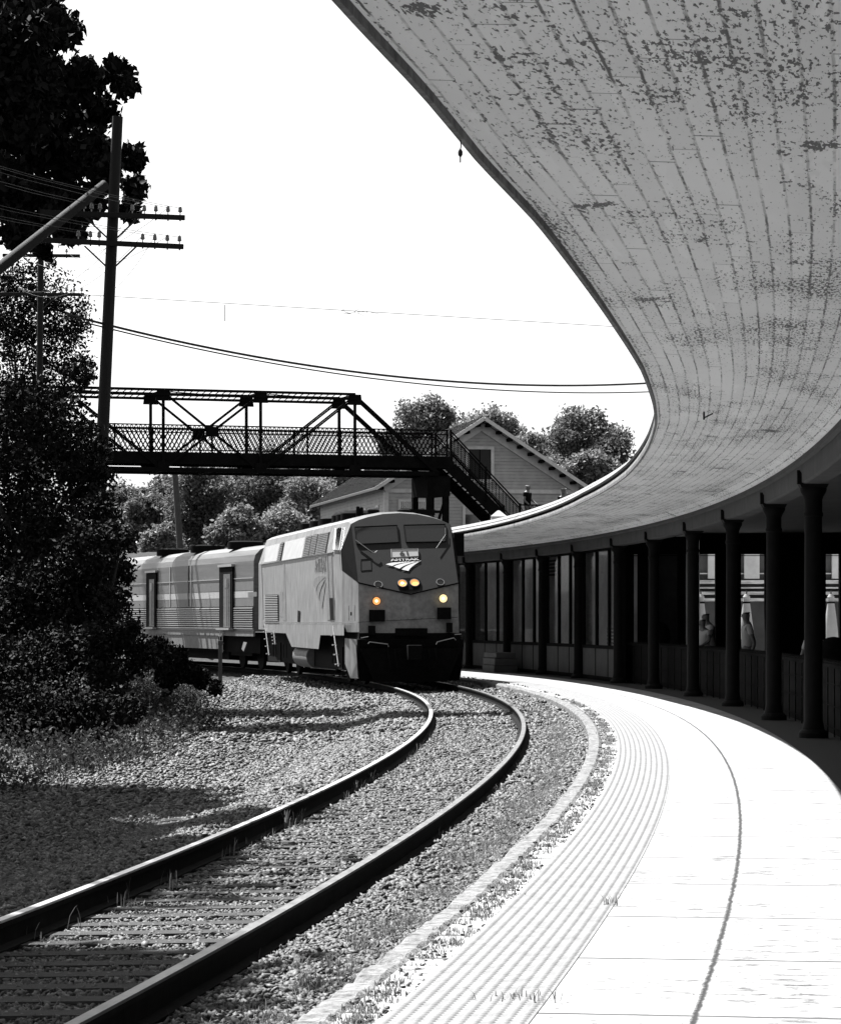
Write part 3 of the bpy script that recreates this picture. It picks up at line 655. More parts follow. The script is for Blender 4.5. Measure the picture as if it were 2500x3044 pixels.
# end screen facing the platform at Y=76.6
def X76(px): return (px - PX0) * 76.6 / F
mb = MB()
for a, b in ((1842, 1884), (1897, 1957), (2016, 2078), (2128, 2203), (2275, 2455), (2497, 2760)):
    mb.box((X76(a), 76.6, 0), (X76(b), 76.9, 3.3))
mb.box((X76(1842), 76.55, 3.3), (X76(2760), 76.95, 4.1))
inparent(mb.build("end_screen", M['darkp']), stn)
inparent(MB().box((X76(1880), 76.7, 3.25), (X76(2500), 76.74, 3.27)).box((X76(2076), 76.7, 1.2), (X76(2080), 76.74, 1.22)).build("rail", M['column']), stn)
inparent(MB().box((X76(1935), 77.6, 0), (X76(2040), 77.65, 3.6)).build("canvas_blind", M['beam']), stn)
sw = MB(); 
for a, b in zip(GRID(20, 76, 20)[:-1], GRID(20, 76, 20)[1:]): sw.poly([W(a, 11.2, 0), W(b, 11.2, 0), W(b, 11.2, 3.9), W(a, 11.2, 3.9)])
inparent(sw.build("side_wall", M['black']), stn)  # unseen wall, added to keep light from the right off the columns
# pale building across the courtyard
cf = empty("courtyard_building", (10, 98, 0), label="pale building with white horizontal ledges seen between the columns", cat="building")
def cbx(a, b, n, m): return inparent(MB().box(a, b).build(n, m), cf)
cbx((5.5, 98, 2.2), (22, 100, 5.5), "wall", M['beam']); cbx((5.5, 98.3, 0), (22, 99.9, 2.2), "lower_wall", M['panel'])
for z, h, d in ((2.2, .1, .4), (2.42, .1, .34), (2.62, .05, .3), (2.78, .12, .26), (3.1, .04, .16)): cbx((5.45, 98 - d, z), (22, 98.003, z + h), "ledge", M['ledge'])
for x in (8.1, 9.5, 10.7, 12.2, 13.6): cbx((x, 97.8, 2.95), (x + .5, 98.004, 4.6), "pilaster", M['pale'])
for x in (8.75, 10.15, 11.5, 12.9): cbx((x, 97.95, 3.2), (x + .4, 98.005, 4.2), "window", M['glass'])
tag(MB().box((5.6, 77.2, -.01), (24, 97.9, .006)).build("paving", M['pale']), kind="structure")  # hidden pale floor, added to bounce sunlight onto the courtyard facade
for px, lb in ((2083, "closed cream parasol left of the two men in white shirts"), (2219, "closed cream parasol behind the lone man in a pale shirt"), (2470, "closed cream parasol at the right edge of the frame")):
    X = (px - PX0) * 88 / F; u = empty("closed_parasol", (X, 88, 0), label=lb, cat="parasol", group="closed parasols in the courtyard")
    n = 16; m1 = MB(); pf_ = [(.06, 1.0), (.22, 1.02), (.2, 1.35), (.13, 1.9), (.09, 2.2), (.11, 2.27), (.05, 2.36)]
    m1.lathe((0, 0, 0), pf_, n); m1.build("canvas", M['canvas'], u, smooth=True)
    MB().tube([(0, 0, .0), (0, 0, 2.45)], .025, 8).build("pole", M['wood'], u); MB().lathe((0, 0, 0), [(.25, 0), (.25, .06), (.05, .1)], 16).build("base", M['darkp'], u)
    MB().lathe((0, 0, 0), [(.115, 2.08), (.12, 2.1), (.115, 2.13)], 16).build("strap", M['darkp'], u)
# domed bins behind the fence
for px, Y, yt, lb in ((1958, 74.5, 1848, "dark round topped bin behind the fence, left of the men in white shirts"), (2478, 46, 1893, "dark round topped bin behind the fence at the right edge")):
    X = (px - PX0) * Y / F; zt = CAMH + (PY0 - yt) * Y / F; u = empty("domed_bin", (X, Y, 0), label=lb, cat="bin", group="domed bins behind the fence")
    MB().lathe((0, 0, 0), [(.25, 0), (.28, zt - .45), (.27, zt - .4)], 20).build("body", M['black'], u, smooth=True)
    MB().lathe((0, 0, 0), [(.29, zt - .4), (.27, zt - .22), (.2, zt - .08), (.1, zt - .015), (.01, zt)], 20).build("lid", M['black'], u, smooth=True)
# stacked wooden step box on the platform by the glazed wall
t = t_of_px(1490, 4.35); th = head(t); p = W(t, 4.3); e = empty("step_box", p, -th, label="stacked wooden step box standing against the glazed wall", cat="step box")
for i, (w_, z0, z1) in enumerate(((.36, 0, .22), (.34, .235, .43), (.30, .445, .6))):
    mb = MB().box((-w_, -.9, z0), (w_, .9, z1)); mb.build("tier", M['panel'], e, bevel=.01)

# ------------------------------------------------------------------ footbridge
BO = Vector((-2.47, 111.5, 0)); BA = R(18); be = Vector((math.cos(BA), math.sin(BA), 0)); bn = Vector((-math.sin(BA), math.cos(BA), 0))
brg = empty("footbridge", BO, BA, label="dark riveted steel truss footbridge with lattice railings crossing above the train", cat="footbridge")
S0 = [-14.7, -11.05, -7.38, -3.67, 0.0]; SL, SR = -18.4, 3.3; ZT, ZB, ZD = 10.0, 7.14, 7.78
for t in (0, 2.1):
    mb = MB(); 
    for dz in (-.09, .09): mb.bar((S0[0], t, ZT + dz), (S0[-1], t, ZT + dz), .18, .09)
    k = S0[0]
    while k < S0[-1] - .2: mb.bar((k, t - .06, ZT - .06), (k + .18, t - .06, ZT + .06), .012, .03); k += .25
    mb.build("top_chord", M['steel'], brg)
    MB().bar((SL, t, ZB), (SR, t, ZB), .14, .16).build("bottom_chord", M['steel'], brg)
    for s, q in ((S0[0], SL), (S0[-1], SR)): MB().bar((s, t, ZT), (q, t, ZB), .14, .15).build("end_post", M['steel'], brg)
    for s in S0: MB().bar((s, t, ZB), (s, t, ZT), .1, .1, up=(0, 1, 0)).build("vertical", M['steel'], brg)
    for a, b in ((S0[0], S0[1]), (S0[1], S0[2]), (S0[4], S0[3])):
        mb = MB()
        for d in (-.055, .055): mb.bar((a + d, t, ZT), (b + d, t, ZB), .04, .06)
        mb.build("diagonal", M['steel'], brg)
    MB().bar((S0[2], t + .03, ZT), (S0[3], t + .03, ZB), .04, .09).bar((S0[3], t - .03, ZT), (S0[2], t - .03, ZB), .04, .09).build("diagonal", M['steel'], brg)
    for s, z, r in [(s, ZT - .12, .28) for s in S0] + [(s, ZB + .12, .24) for s in S0] + [((S0[2] + S0[3]) / 2, (ZT + ZB) / 2, .26)]:
        g = MB(); g.hexa([(s - r, t - .06, z - r * .7), (s + r, t - .06, z - r * .7), (s + r, t + .06, z - r * .7), (s - r, t + .06, z - r * .7), (s - r * .8, t - .06, z + r * .7), (s + r * .8, t - .06, z + r * .7), (s + r * .8, t + .06, z + r * .7), (s - r * .8, t + .06, z + r * .7)]); g.build("gusset", M['steel'], brg)
    # lattice railing
    e0 = SL; e1 = 3.75; z0, z1 = ZD + .1, ZD + 1.02; mb = MB(); h = z1 - z0; k = e0; tt = t + (.12 if t == 0 else -.12)
    while k < e1 - .05:
        a, b = k, min(k + h * .55, e1); zb = z0 + h * (b - a) / (h * .55)
        mb.bar((a, tt, z0), (b, tt, zb), .014, .03); a2 = max(k, e0); b2 = k - h * .55
        if b2 > e0: mb.bar((k, tt + .016, z0), (b2, tt + .016, z1), .014, .03)
        k += .17
    for z in (z0, z1 - .16, z1): mb.bar((e0, tt, z), (e1, tt, z), .05, .045)
    mb.build("lattice_railing", M['steel'], brg)
    for s in [S0[0] + i * 1.84 for i in range(11)]: MB().bar((s, tt, ZD - .1), (s, tt, ZD + 1.05), .06, .06).build("railing_post", M['steel'], brg)
    MB().box((SL, t - .05 + (.12 if t == 0 else -.12), ZD - .42), (3.9, t + .05 + (.12 if t == 0 else -.12), ZD + .02)).build("girder", M['steel'], brg)
MB().box((SL, .2, ZD - .06), (3.9, 1.9, ZD)).build("deck", M['steel'], brg)
mb = MB()
for s in S0 + [SR, -5.5, -1.8]: mb.bar((s, 0, ZB + .02), (s, 2.1, ZB + .02), .1, .18)
for a, b in zip([SL] + S0, S0 + [SR]): mb.bar((a, 0, ZB - .06), (b, 2.1, ZB - .06), .05, .03); mb.bar((a, 2.1, ZB - .06), (b, 0, ZB - .06), .05, .03)
mb.build("floor_beam", M['steel'], brg)
mb = MB()
for s in S0: mb.bar((s, 0, ZT + .05), (s, 2.1, ZT + .05), .08, .08)
for a, b in zip(S0[:-1], S0[1:]): mb.bar((a, 0, ZT + .03), (b, 2.1, ZT + .03), .03, .03)
mb.build("top_strut", M['steel'], brg)
# stair flight down to the terrace and the landing fence
SA, SB = 3.85, 6.65; ZL = 5.0
for t in (.12, 1.98):
    MB().bar((SA - .15, t, ZD - .25), (SB + .05, t, ZL - .18), .08, .42).build("stair_stringer", M['steel'], brg)
    mb = MB(); zt0, zt1 = ZD + 1.0, ZL + 1.0; n = 20
    for z in (0, -.14, -.82): mb.bar((SA, t, zt0 + z), (SB, t, zt1 + z), .05, .045)
    for i in range(n):
        s = SA + (SB - SA) * i / n; zz = zt0 + (zt1 - zt0) * i / n; mb.bar((s, t, zz - .14), (s, t, zz - .82), .02, .025, up=(0, 1, 0))
    for i in range(8): 
        q = -.14 - .085 * i; mb.bar((SA, t, zt0 + q), (SB, t, zt1 + q), .02, .02)
    mb.build("stair_railing", M['steel'], brg)
    for s, z in ((SA, ZD), ((SA + SB) / 2, (ZD + ZL) / 2), (SB, ZL)): MB().bar((s, t, z - .3), (s, t, z + 1.06), .08, .08).build("stair_post", M['steel'], brg)
n = 16; mb = MB()
for i in range(n):
    s = SA + (SB - SA) * (i + .5) / n; z = ZD + (ZL - ZD) * (i + 1) / n; mb.box((s - .12, .18, z - .02), (s + .12, 1.92, z + .02))
mb.build("stair_tread", M['steel'], brg)
mb = MB(); z0, z1 = ZL + .08, ZL + 1.0; k = SB; e1 = 12.6; h = z1 - z0
while k < e1:
    mb.bar((k, .12, z0), (min(k + .5, e1), .12, z0 + h * (min(k + .5, e1) - k) / .5), .014, .025); mb.bar((k, .136, z1), (min(k + .5, e1), .136, z1 - h * (min(k + .5, e1) - k) / .5), .014, .025); k += .17
for z in (z0, z1): mb.bar((SB, .12, z), (e1, .12, z), .05, .05)
mb.build("landing_railing", M['steel'], brg)
for s in (8.6, 10.6, 12.6): MB().bar((s, .12, ZL - .1), (s, .12, ZL + 1.05), .07, .07).build("railing_post", M['steel'], brg)
# tower under the right end
MB().box((2.9, .05, 6.3), (3.8, 2.05, ZB - .09)).build("tower_head", M['steel'], brg)
for s, t in ((3.65, .15), (3.65, 1.95), (3.0, .15), (3.0, 1.95)):
    b = BO + be * s + bn * t; MB().box((s - .11, t - .1, gz(b.x, b.y) - .2), (s + .11, t + .1, 6.3)).build("leg", M['steel'], brg)
for t in (.15, 1.95): MB().bar((3.05, t, 4.4), (3.6, t, 6.1), .06, .1).bar((2.6, t, 5.7), (3.65, t, 5.7), .06, .1).build("tower_brace", M['steel'], brg)
for t in (.15, 1.95):
    b = BO + be * -17.6 + bn * t; MB().box((-17.8, t - .1, gz(b.x, b.y) - .2), (-17.5, t + .1, ZB - .085)).build("leg", M['steel'], brg)
# roof lantern / lamp box near the stair foot
q = P(1482, 1545, 109); MBx = MB().box((-.28, -.2, -.3), (.28, .2, .12)); MBx.hexa([(-.3, -.22, .12), (.3, -.22, .12), (.3, .22, .12), (-.3, .22, .12), (-.04, -.03, .34), (.04, -.03, .34), (.04, .03, .34), (-.04, .03, .34)])
MBx.box((-.05, -.05, -2.9), (.05, .05, -.3)); tag(MBx.build("roof_vent", M['trim'], origin=(0, 0, 0)), label="small pale peaked vent box at the foot of the bridge stairs", cat="vent").location = q

# ------------------------------------------------------------------ gabled house
HR = R(9.7); he = Vector((math.cos(HR), math.sin(HR), 0)); hn = Vector((-math.sin(HR), math.cos(HR), 0))
HC = Vector((-1.96, 125, 0)) + he * 4.6; HC.z = 4.4
hs = empty("gabled_house", HC, HR, label="weatherboarded house with a broad front gable and bracketed eaves behind the footbridge stairs", cat="house")
ze, zp = 7.16 - HC.z, 10.16 - HC.z; slope = (zp - ze) / 4.62; HWD = 4.15; zw = zp - .14 - slope * HWD
MB().poly([(-HWD, 0, -1.5), (HWD, 0, -1.5), (HWD, 0, zw), (0, 0, zp - .16), (-HWD, 0, zw)]).build("gable_wall", M['siding'], hs, fixn=False)
MB().poly([(-HWD, 0, -1.5), (-HWD, 20, -1.5), (-HWD, 20, zw), (-HWD, 0, zw)]).poly([(HWD, 0, -1.5), (HWD, 20, -1.5), (HWD, 20, zw), (HWD, 0, zw)]).poly([(-HWD, 20, -1.5), (HWD, 20, -1.5), (HWD, 20, zw), (0, 20, zp - .16), (-HWD, 20, zw)]).build("side_wall", M['siding'], hs, fixn=False)
mb = MB()
for sg in (-1, 1):
    a, b = (0, zp), (sg * 4.62, ze); mb.hexa([(a[0], -.75, a[1] - .1), (b[0], -.75, b[1] - .1), (b[0], 20.6, b[1] - .1), (a[0], 20.6, a[1] - .1), (a[0], -.75, a[1]), (b[0], -.75, b[1]), (b[0], 20.6, b[1]), (a[0], 20.6, a[1])])
    k = -.6
    while k < 20.5: mb.bar((a[0] + sg * .02, k, a[1] + .02), (b[0], k, b[1] + .02), .04, .05); k += .55
mb.build("roof", M['roofm'], hs)
mb = MB()
for sg in (-1, 1):
    mb.bar((0, -.06, zp - .36), (sg * (HWD + .05), -.06, zw - .2), .1, .34)                  # wide rake trim on the wall
    mb.poly([(0, -.745, zp - .11), (sg * 4.6, -.745, ze - .11), (sg * 4.6, -.02, ze - .11), (0, -.02, zp - .11)])  # soffit
    mb.bar((0, -.78, zp - .06), (sg * 4.64, -.78, ze - .06), .05, .15)
mb.build("rake_trim", M['trim'], hs)
for sg in (-1, 1):
    for i in range(10):
        f_ = (i + .5) / 10; x = sg * 4.6 * f_; z = zp - (zp - ze) * f_ - .19
        MB().bar((x, -.72, z), (x, -.1, z), .17, .12).build("roof_bracket", M['darkp'], hs)
MB().box((-HWD - .02, -.05, zw - .36), (HWD + .02, -.012, zw - .2)).box((-HWD - .04, -.07, -1.5), (-HWD + .16, .1, zw - .36)).box((HWD - .16, -.07, -1.5), (HWD + .04, .1, zw - .36)).build("wall_trim", M['trim'], hs)
def hwin(x0, y0, x1, y1, name, m, fr=.13):
    a = onplane(HC, HR, (0, 0, 0), (0, 1, 0), x0, y1); b = onplane(HC, HR, (0, 0, 0), (0, 1, 0), x1, y0)
    w_ = MB().box((a.x - fr, -.07, a.z - fr), (a.x, .02, b.z + fr)).box((b.x, -.07, a.z - fr), (b.x + fr, .02, b.z + fr)).box((a.x, -.068, b.z), (b.x, .02, b.z + fr)).box((a.x, -.068, a.z - fr), (b.x, .02, a.z)).build("window", M['trim'], hs)
    MB().box((a.x, -.02, a.z), (b.x, .018, b.z)).build(name, M[m], w_)
    return a, b
a, b = hwin(1393, 1336, 1459, 1425, "shutter", "shutter")
for px in (1426,): q = onplane(HC, HR, (0, 0, 0), (0, 1, 0), px, 1380); MB().box((q.x - .02, -.035, a.z), (q.x + .02, -.021, b.z)).build("shutter_rail", M['darkp'], hs)
for (x0, y0, x1, y1) in ((1190, 1492, 1262, 1545), (1382, 1510, 1424, 1560)):
    a, b = hwin(x0, y0, x1, y1, "pane", "glass", .1)
    mb = MB(); n = 12
    for i in range(n):
        x = a.x + (b.x - a.x) * i / n; mb.box((x, -.05, b.z - .28), (x + (b.x - a.x) / n * .55, -.03, b.z))
    mb.build("striped_blind", M['trim'], hs)
for k in (1.5, 5, 9, 13): MB().box((-HWD - .05, k, .7), (-HWD + .01, k + .8, 2.1)).build("window", M['trim'], hs); MB().box((-HWD - .06, k + .1, .8), (-HWD - .051, k + .7, 2.0)).build("pane", M['glass'], hs)

# ------------------------------------------------------------------ telegraph poles
def tpole(Y, xb, yb, xt, yt, r0, r1, arms, label, brace=None):
    b = P(xb, yb, Y); t = P(xt, yt, Y); g = b + (b - t) * ((b.z + .5) / (t.z - b.z)); g.z = -.5
    e = empty("telegraph_pole", (g.x, Y, -.5), label=label, cat="telegraph pole", group="telegraph poles on the left bank"); O = Vector((g.x, Y, -.5))
    MB().tube([g - O, (g + t) / 2 - O, t - O], [r0 * 1.05, (r0 + r1) / 2, r1], 14).build("shaft", M['pole'], e, smooth=True)
    tips = []
    for (y, xl, xr, yl, yr, ins) in arms:
        a = P(xl, yl, Y) - O; c = P(xr, yr, Y) - O; a.y -= .22; c.y -= .22
        arm = MB().bar(a, c, .1, .12).build("crossarm", M['pole'], e, bevel=.01)
        for px in ins:
            f_ = (px - xl) / (xr - xl); q = a.lerp(c, f_) + Vector((0, 0, .06))
            MB().tube([q, q + Vector((0, 0, .07))], .014, 6).lathe(q + Vector((0, 0, .06)), [(.03, 0), (.055, .02), (.045, .05), (.05, .06), (.04, .09), (.045, .1), (.03, .135), (.012, .15)], 12).build("insulator", M['porc'], arm, smooth=True)
            MB().tube([q + Vector((0, 0, -.15)), q + Vector((0, 0, -.11))], .02, 6).build("pin_nut", M['wire'], arm)
            tips.append(O + q + Vector((0, 0, .16)))
        px_c = e.location.x; m_ = a.lerp(c, .5)
        for sgn in (-1, 1):
            cx = (g - O).lerp(t - O, (m_.z - (g - O).z) / (t - g).z); q = Vector((cx.x + sgn * .62, -.22, m_.z - .06)); s_ = Vector((cx.x + sgn * .1, -.2, m_.z - .55))
            MB().bar(q, s_, .012, .04).build("arm_brace", M['wire'], e)
    return tips
tp = tpole(70, 305, 1300, 350, 345, .165, .125,
      [(645, 125, 552, 634, 650, (253, 275, 300, 396, 432, 466, 502, 538)), (728, 128, 548, 716, 736, (236, 272, 298, 427, 463, 500, 536))],
      "tall leaning timber telegraph pole with two crossarms of glass insulators, nearer of the two")
tp2 = tpole(110, 116, 1300, 122, 700, .14, .11, [(875, 2, 252, 875, 877, (20, 60, 200, 223, 245)), (760, 10, 240, 760, 762, (40, 200))], "thinner telegraph pole farther off in the foliage left of the nearer pole")
# raking brace log
a = P(312, 548, 69.4); b = P(-1300, 1778, 58); b.z -= .3
tag(MB().tube([a, (a + b) / 2, b], [.12, .15, .15], 14).build("brace_log", M['pole'], origin=b, smooth=True), label="round brace log leaning diagonally up against the telegraph pole", cat="brace log")
# plain pole beyond the coach
a = P(537, 1650, 130); b = P(519, 1390, 130); g = a + (a - b) * .6
tag(MB().tube([g, a, b], [.15, .145, .13], 12).build("wooden_pole", M['wood'], origin=g, smooth=True), label="plain wooden pole standing behind the coach, under the bridge", cat="pole")
# thin stake at the lineside
q = P(655, 2045, 80); q.z = gz(q.x, q.y) - .1; tpz = P(653, 1905, 80)
st = MB().box((-.05, -.05, 0), (.05, .05, tpz.z - q.z - .12)); st.box((-.062, -.062, tpz.z - q.z - .12), (.062, .062, tpz.z - q.z))
tag(st.build("lineside_stake", M['wood'], bevel=.006), label="short square wooden stake standing in the gravel below the coach", cat="stake").location = q
def wire(pts, r, label, group=None, name="overhead_wire"):
    o = tag(MB().tube(pts, r, 6).build(name, M['wire'], origin=pts[0], smooth=True), label=label, cat="wire", group=group); return o
for (z0, b1, c1, r, lb) in ((8.58, 3.25, 3.42, .030, "thick sagging black cable from the pole to the canopy, upper of the pair"), (8.50, 3.25, 3.16, .018, "thinner sagging cable just below the thick one")):
    wire([Vector((-7.4 + 17.4 * s, 70 + 15 * s, z0 - b1 * s + c1 * s * s)) for s in [i / 40 * 1.06 - .05 for i in range(41)]], r, lb, name="overhead_cable")
wire([Vector((-10.1 + (21.2 * s), 85 + 8 * s, CAMH + (PY0 - (872 + 128 * s ** .95)) * (85 + 8 * s) / F)) for s in [i / 30 for i in range(31)]], .009, "thin faint wire high above the sagging cables")
q = P(668, 905, 88.6); tw = MB(); q0 = P(1060, 928, 88.9)
for i in range(16): a_ = q0 + Vector((random.uniform(-.55, .55), 0, random.uniform(-.04, .04))); tw.tube([a_, a_ + Vector((random.uniform(-.3, .3), random.uniform(-.1, .1), random.uniform(-.12, .14)))], .006, 5)
tag(tw.build("tangled_twigs", M['wire'], origin=q0), label="small tangle of dry twigs caught on the thin faint wire", cat="twigs")
wire([q, q + Vector((0, 0, -.5))], .012, "short rod hanging beneath the thin faint wire", name="hanging_rod")
for i, q in enumerate(tp):
    if i in (0, 2, 4, 6, 7, 8, 10, 12, 14):
        dst = Vector((-17 - .25 * i, 24, 12.6 - (.8 if i > 7 else 0))); pts = [q.lerp(dst, s / 12) + Vector((0, 0, -1.2 * 4 * (s / 12) * (1 - s / 12))) for s in range(13)]
        wire(pts, .006, "thin telegraph wire running from the crossarms off the left side", "telegraph wires towards the left edge")
    if i in (3, 4, 6, 11, 12, 13):
        dst = tp2[(i * 2) % len(tp2)]; pts = [q.lerp(dst, s / 12) + Vector((0, 0, -.8 * 4 * (s / 12) * (1 - s / 12))) for s in range(13)]
        wire(pts, .006, "thin telegraph wire from the nearer pole back to the farther pole", "telegraph wires between the poles")

# ------------------------------------------------------------------ locomotive
LO = Vector((-.27, 75.3, RT)); LR = R(9.5)
lo = empty("diesel_locomotive", LO, LR, label="silver passenger diesel locomotive with dark sloping cab front, numbered 61, headlights lit", cat="locomotive")
HWL = 1.53
def cp(cx, cy): return 980 + .2696 * cx, 1480 + .2696 * cy            # crop pixels -> photo pixels
def side(px, py, off=0.): return onplane(LO, LR, (-HWL - off, 0, 0), (1, 0, 0), px, py)
def c1(x, y): return 700 + .4608 * x, 1400 + .4608 * y
MK = .78; MW = 2.3
def maskp(px, py, off=0.): n_ = Vector((0, -1, MK)).normalized(); q = onplane(LO, LR, Vector((0, 0, MW)) + n_ * off, n_, px, py); return q
def nosep(px, py, off=0.): return onplane(LO, LR, (0, -.0 - off, 0), (0, 1, 0), px, py)
sec = [(HWL, 1.36), (HWL, 3.47), (1.27, 4.24), (1.1, 4.33), (.85, 4.41), (.45, 4.485), (0, 4.51)]
full = [(-a, b) for a, b in sec] + [(a, b) for a, b in sec[-2::-1]]
V1, V2, V3 = 2.25, 20.9, 21.2
mb = MB()
for (a, b), (c, d) in zip(full[:-1], full[1:]): mb.poly([(a, V1, b), (c, V1, d), (c, V2, d), (a, V2, b)], 1 if min(b, d) > 4.3 else 0)
mb.poly([(a, V2, b) for a, b in full])
# nose/cab transition panels
M2 = [(1.30, 4.16), (.85, 4.36), (0, 4.47)]
def mv(w_): return MK * (w_ - MW)
m1v = mv(2.62)
for sg in (-1, 1):
    mb.poly([(sg * 1.29, m1v, 2.62), (sg * 1.29, .1, 1.36), (sg * HWL, 1.5, 1.36), (sg * HWL, 1.5, 2.95)], 0)
    mb.poly([(sg * HWL, 1.5, 1.36), (sg * HWL, 1.5, 2.95), (sg * HWL, 1.75, 3.47), (sg * HWL, V1, 3.47), (sg * HWL, V1, 1.36)], 0)
    mb.poly([(sg * HWL, 1.75, 3.47), (sg * HWL, V1, 3.47), (sg * 1.27, V1, 4.24), (sg * 1.3, mv(4.16), 4.16)], 0)
tq = [(1.3, 4.16), (1.1, 4.26), (.85, 4.34), (.45, 4.425), (0, 4.455)]; top = [(-a, b) for a, b in tq] + tq[-2::-1]; tb_ = full[2:-2]
for i in range(8): mb.poly([(top[i][0], mv(top[i][1]), top[i][1]), (top[i + 1][0], mv(top[i + 1][1]), top[i + 1][1]), (tb_[i + 1][0], V1, tb_[i + 1][1]), (tb_[i][0], V1, tb_[i][1])], 1)
mb.build("body", [M['loco'], M['roofg']], lo, smooth=True)
# lower nose
mb = MB()
for sg in (-1, 1): mb.poly([(0, -.03, 1.34), (sg * 1.29, .1, 1.34), (sg * 1.29, m1v, 2.62), (0, .02, 2.32)])
nz = mb.build("nose", M['locof'], lo)
# dark mask with its side facets
mb = MB(); mb.poly([(0, mv(2.32), 2.32), (1.29, m1v, 2.62), *[(a, mv(b), b) for a, b in tq], *[(-a, mv(b), b) for a, b in tq[-2::-1]], (-1.29, m1v, 2.62)])
mk = mb.build("cab_front", M['mask'], lo); mb = MB()
for sg in (-1, 1): mb = MB().poly([(sg * 1.295, m1v, 2.62), (sg * (HWL + .003), 1.5, 2.95), (sg * (HWL + .003), 1.75, 3.47), (sg * 1.303, mv(4.16), 4.16)]); mb.build("cab_corner", M['darkp'], lo)
mb = MB()   # black seam under the mask
mb.bar((0, -.03, 2.325), (1.30, m1v - .03, 2.62), .03, .035).bar((0, -.03, 2.325), (-1.30, m1v - .03, 2.62), .03, .035); mb.build("seam", M['black'], mk)
def plate(fn, pts, off, name, m, parent, th=None):
    q = [fn(*p, off) for p in pts]; mb = MB(); mb.poly(q)
    if th:
        r = [fn(*p, off - th) for p in pts]; n_ = len(q)
        mb.v = []; mb.f = []; mb.m = []; mb.uv = []; mb.poly(q); mb.poly(r[::-1])
        for i in range(n_): mb.poly([q[i], q[(i + 1) % n_], r[(i + 1) % n_], r[i]])
    return mb.build(name, M[m], parent)
def frame(fn, pts, off, wdt, name, m, parent):
    mb = MB(); q = [fn(*p, off) for p in pts]
    for i in range(len(q)): mb.bar(q[i], q[(i + 1) % len(q)], wdt, wdt)
    return mb.build(name, M[m], parent)
for pts in ([(278, 322), (742, 302), (762, 490), (298, 512)], [(818, 300), (1272, 290), (1280, 482), (842, 490)]):
    pp = [cp(*p) for p in pts]; w_ = plate(maskp, pp, .012, "windshield", "glass", lo); frame(maskp, pp, .018, .022, "window_frame", "black", w_)
def wiper(a, b, c):
    mb = MB(); A, B, Cc = [maskp(*cp(*p), .05) for p in (a, b, c)]; mb.tube([A, B], .007, 6).tube([B, Cc], .007, 6); mb.build("wiper", M['skirt'] if a[0] > 1000 else M['black'], lo)
wiper((1175, 555), (1278, 405), (1275, 330)); wiper((460, 605), (300, 475), (430, 570)); 
MB().tube([maskp(*cp(*p), .06) for p in ((285, 465), (455, 590), (490, 610), (522, 585))], .011, 6).build("wiper", M['bright'], lo)
nb = plate(maskp, [cp(*p) for p in ((680, 572), (968, 565), (972, 640), (686, 655))], .02, "number_board", "sign", lo); frame(maskp, [cp(*p) for p in ((676, 566), (972, 559), (977, 645), (682, 660))], .024, .016, "board_frame", "bright", nb)
for pts in ([(345, 680), (455, 672), (462, 795), (345, 805)],): frame(maskp, [cp(*p) for p in pts], .004, .009, "hatch", "black", lo)
def text(body, fn, p0, p1, height, name, m, parent, off=.03, ex=.004, sx=None, bold=.0):
    cu = bpy.data.curves.new(name, 'FONT'); cu.body = body; cu.size = 1; cu.extrude = .01; cu.offset = bold
    t_ = bpy.data.objects.new(name, cu); COL.objects.link(t_); bpy.context.view_layer.update()
    me = bpy.data.meshes.new_from_object(t_.evaluated_get(bpy.context.evaluated_depsgraph_get())); bpy.data.objects.remove(t_)
    me.name = name; xs = [v.co.x for v in me.vertices]; ys = [v.co.y for v in me.vertices]; x0, x1, y0, y1 = min(xs), max(xs), min(ys), max(ys)
    A = fn(*p0, off); B = fn(*p1, off); ux = (B - A)
    up = fn(p0[0], p0[1] - 40, off) - A; up = (up - ux * (up.dot(ux) / ux.dot(ux))).normalized()*height; nn = ux.cross(up).normalized()
    for v in me.vertices:
        c = A + ux * ((v.co.x - x0) / (x1 - x0)) + up * ((v.co.y - y0) / (y1 - y0)) + nn * v.co.z * .3; v.co = c
    me.materials.clear(); me.materials.append(M[m]); o = bpy.data.objects.new(name, me); COL.objects.link(o); o.parent = parent; return o
text("61", maskp, cp(778, 640), cp(872, 635), .15, "numeral", "dtext", nb, .028, bold=.02)
text("AMTRAK", maskp, cp(674, 697), cp(990, 686), .085, "lettering", "text", lo, .02, bold=.03)
def swoosh(fn, conv, offs, m, parent, name, pts3):
    for top_, bot_ in pts3:
        def smoothp(c):
            out = []
            for i in range(9):
                s = i / 8; out.append(tuple((1 - s) ** 3 * c[0][k] + 3 * (1 - s) ** 2 * s * c[1][k] + 3 * (1 - s) * s * s * c[2][k] + s ** 3 * c[3][k] for k in (0, 1)))
            return out
        a = smoothp(top_); b = smoothp(bot_); mb = MB()
        for i in range(8): mb.poly([fn(*conv(*a[i]), offs), fn(*conv(*a[i + 1]), offs), fn(*conv(*b[i + 1]), offs), fn(*conv(*b[i]), offs)])
        mb.build(name, M[m], parent)
TIP = (1012, 692)
swoosh(maskp, cp, .015, "text", lo, "emblem_stripe", [(((618, 733), (700, 700), (850, 706), TIP), ((692, 752), (740, 716), (880, 710), TIP)), (((706, 758), (780, 716), (900, 712), TIP), ((770, 781), (820, 735), (920, 716), TIP)), (((793, 790), (850, 735), (930, 722), TIP), ((870, 806), (890, 765), (940, 730), TIP))])
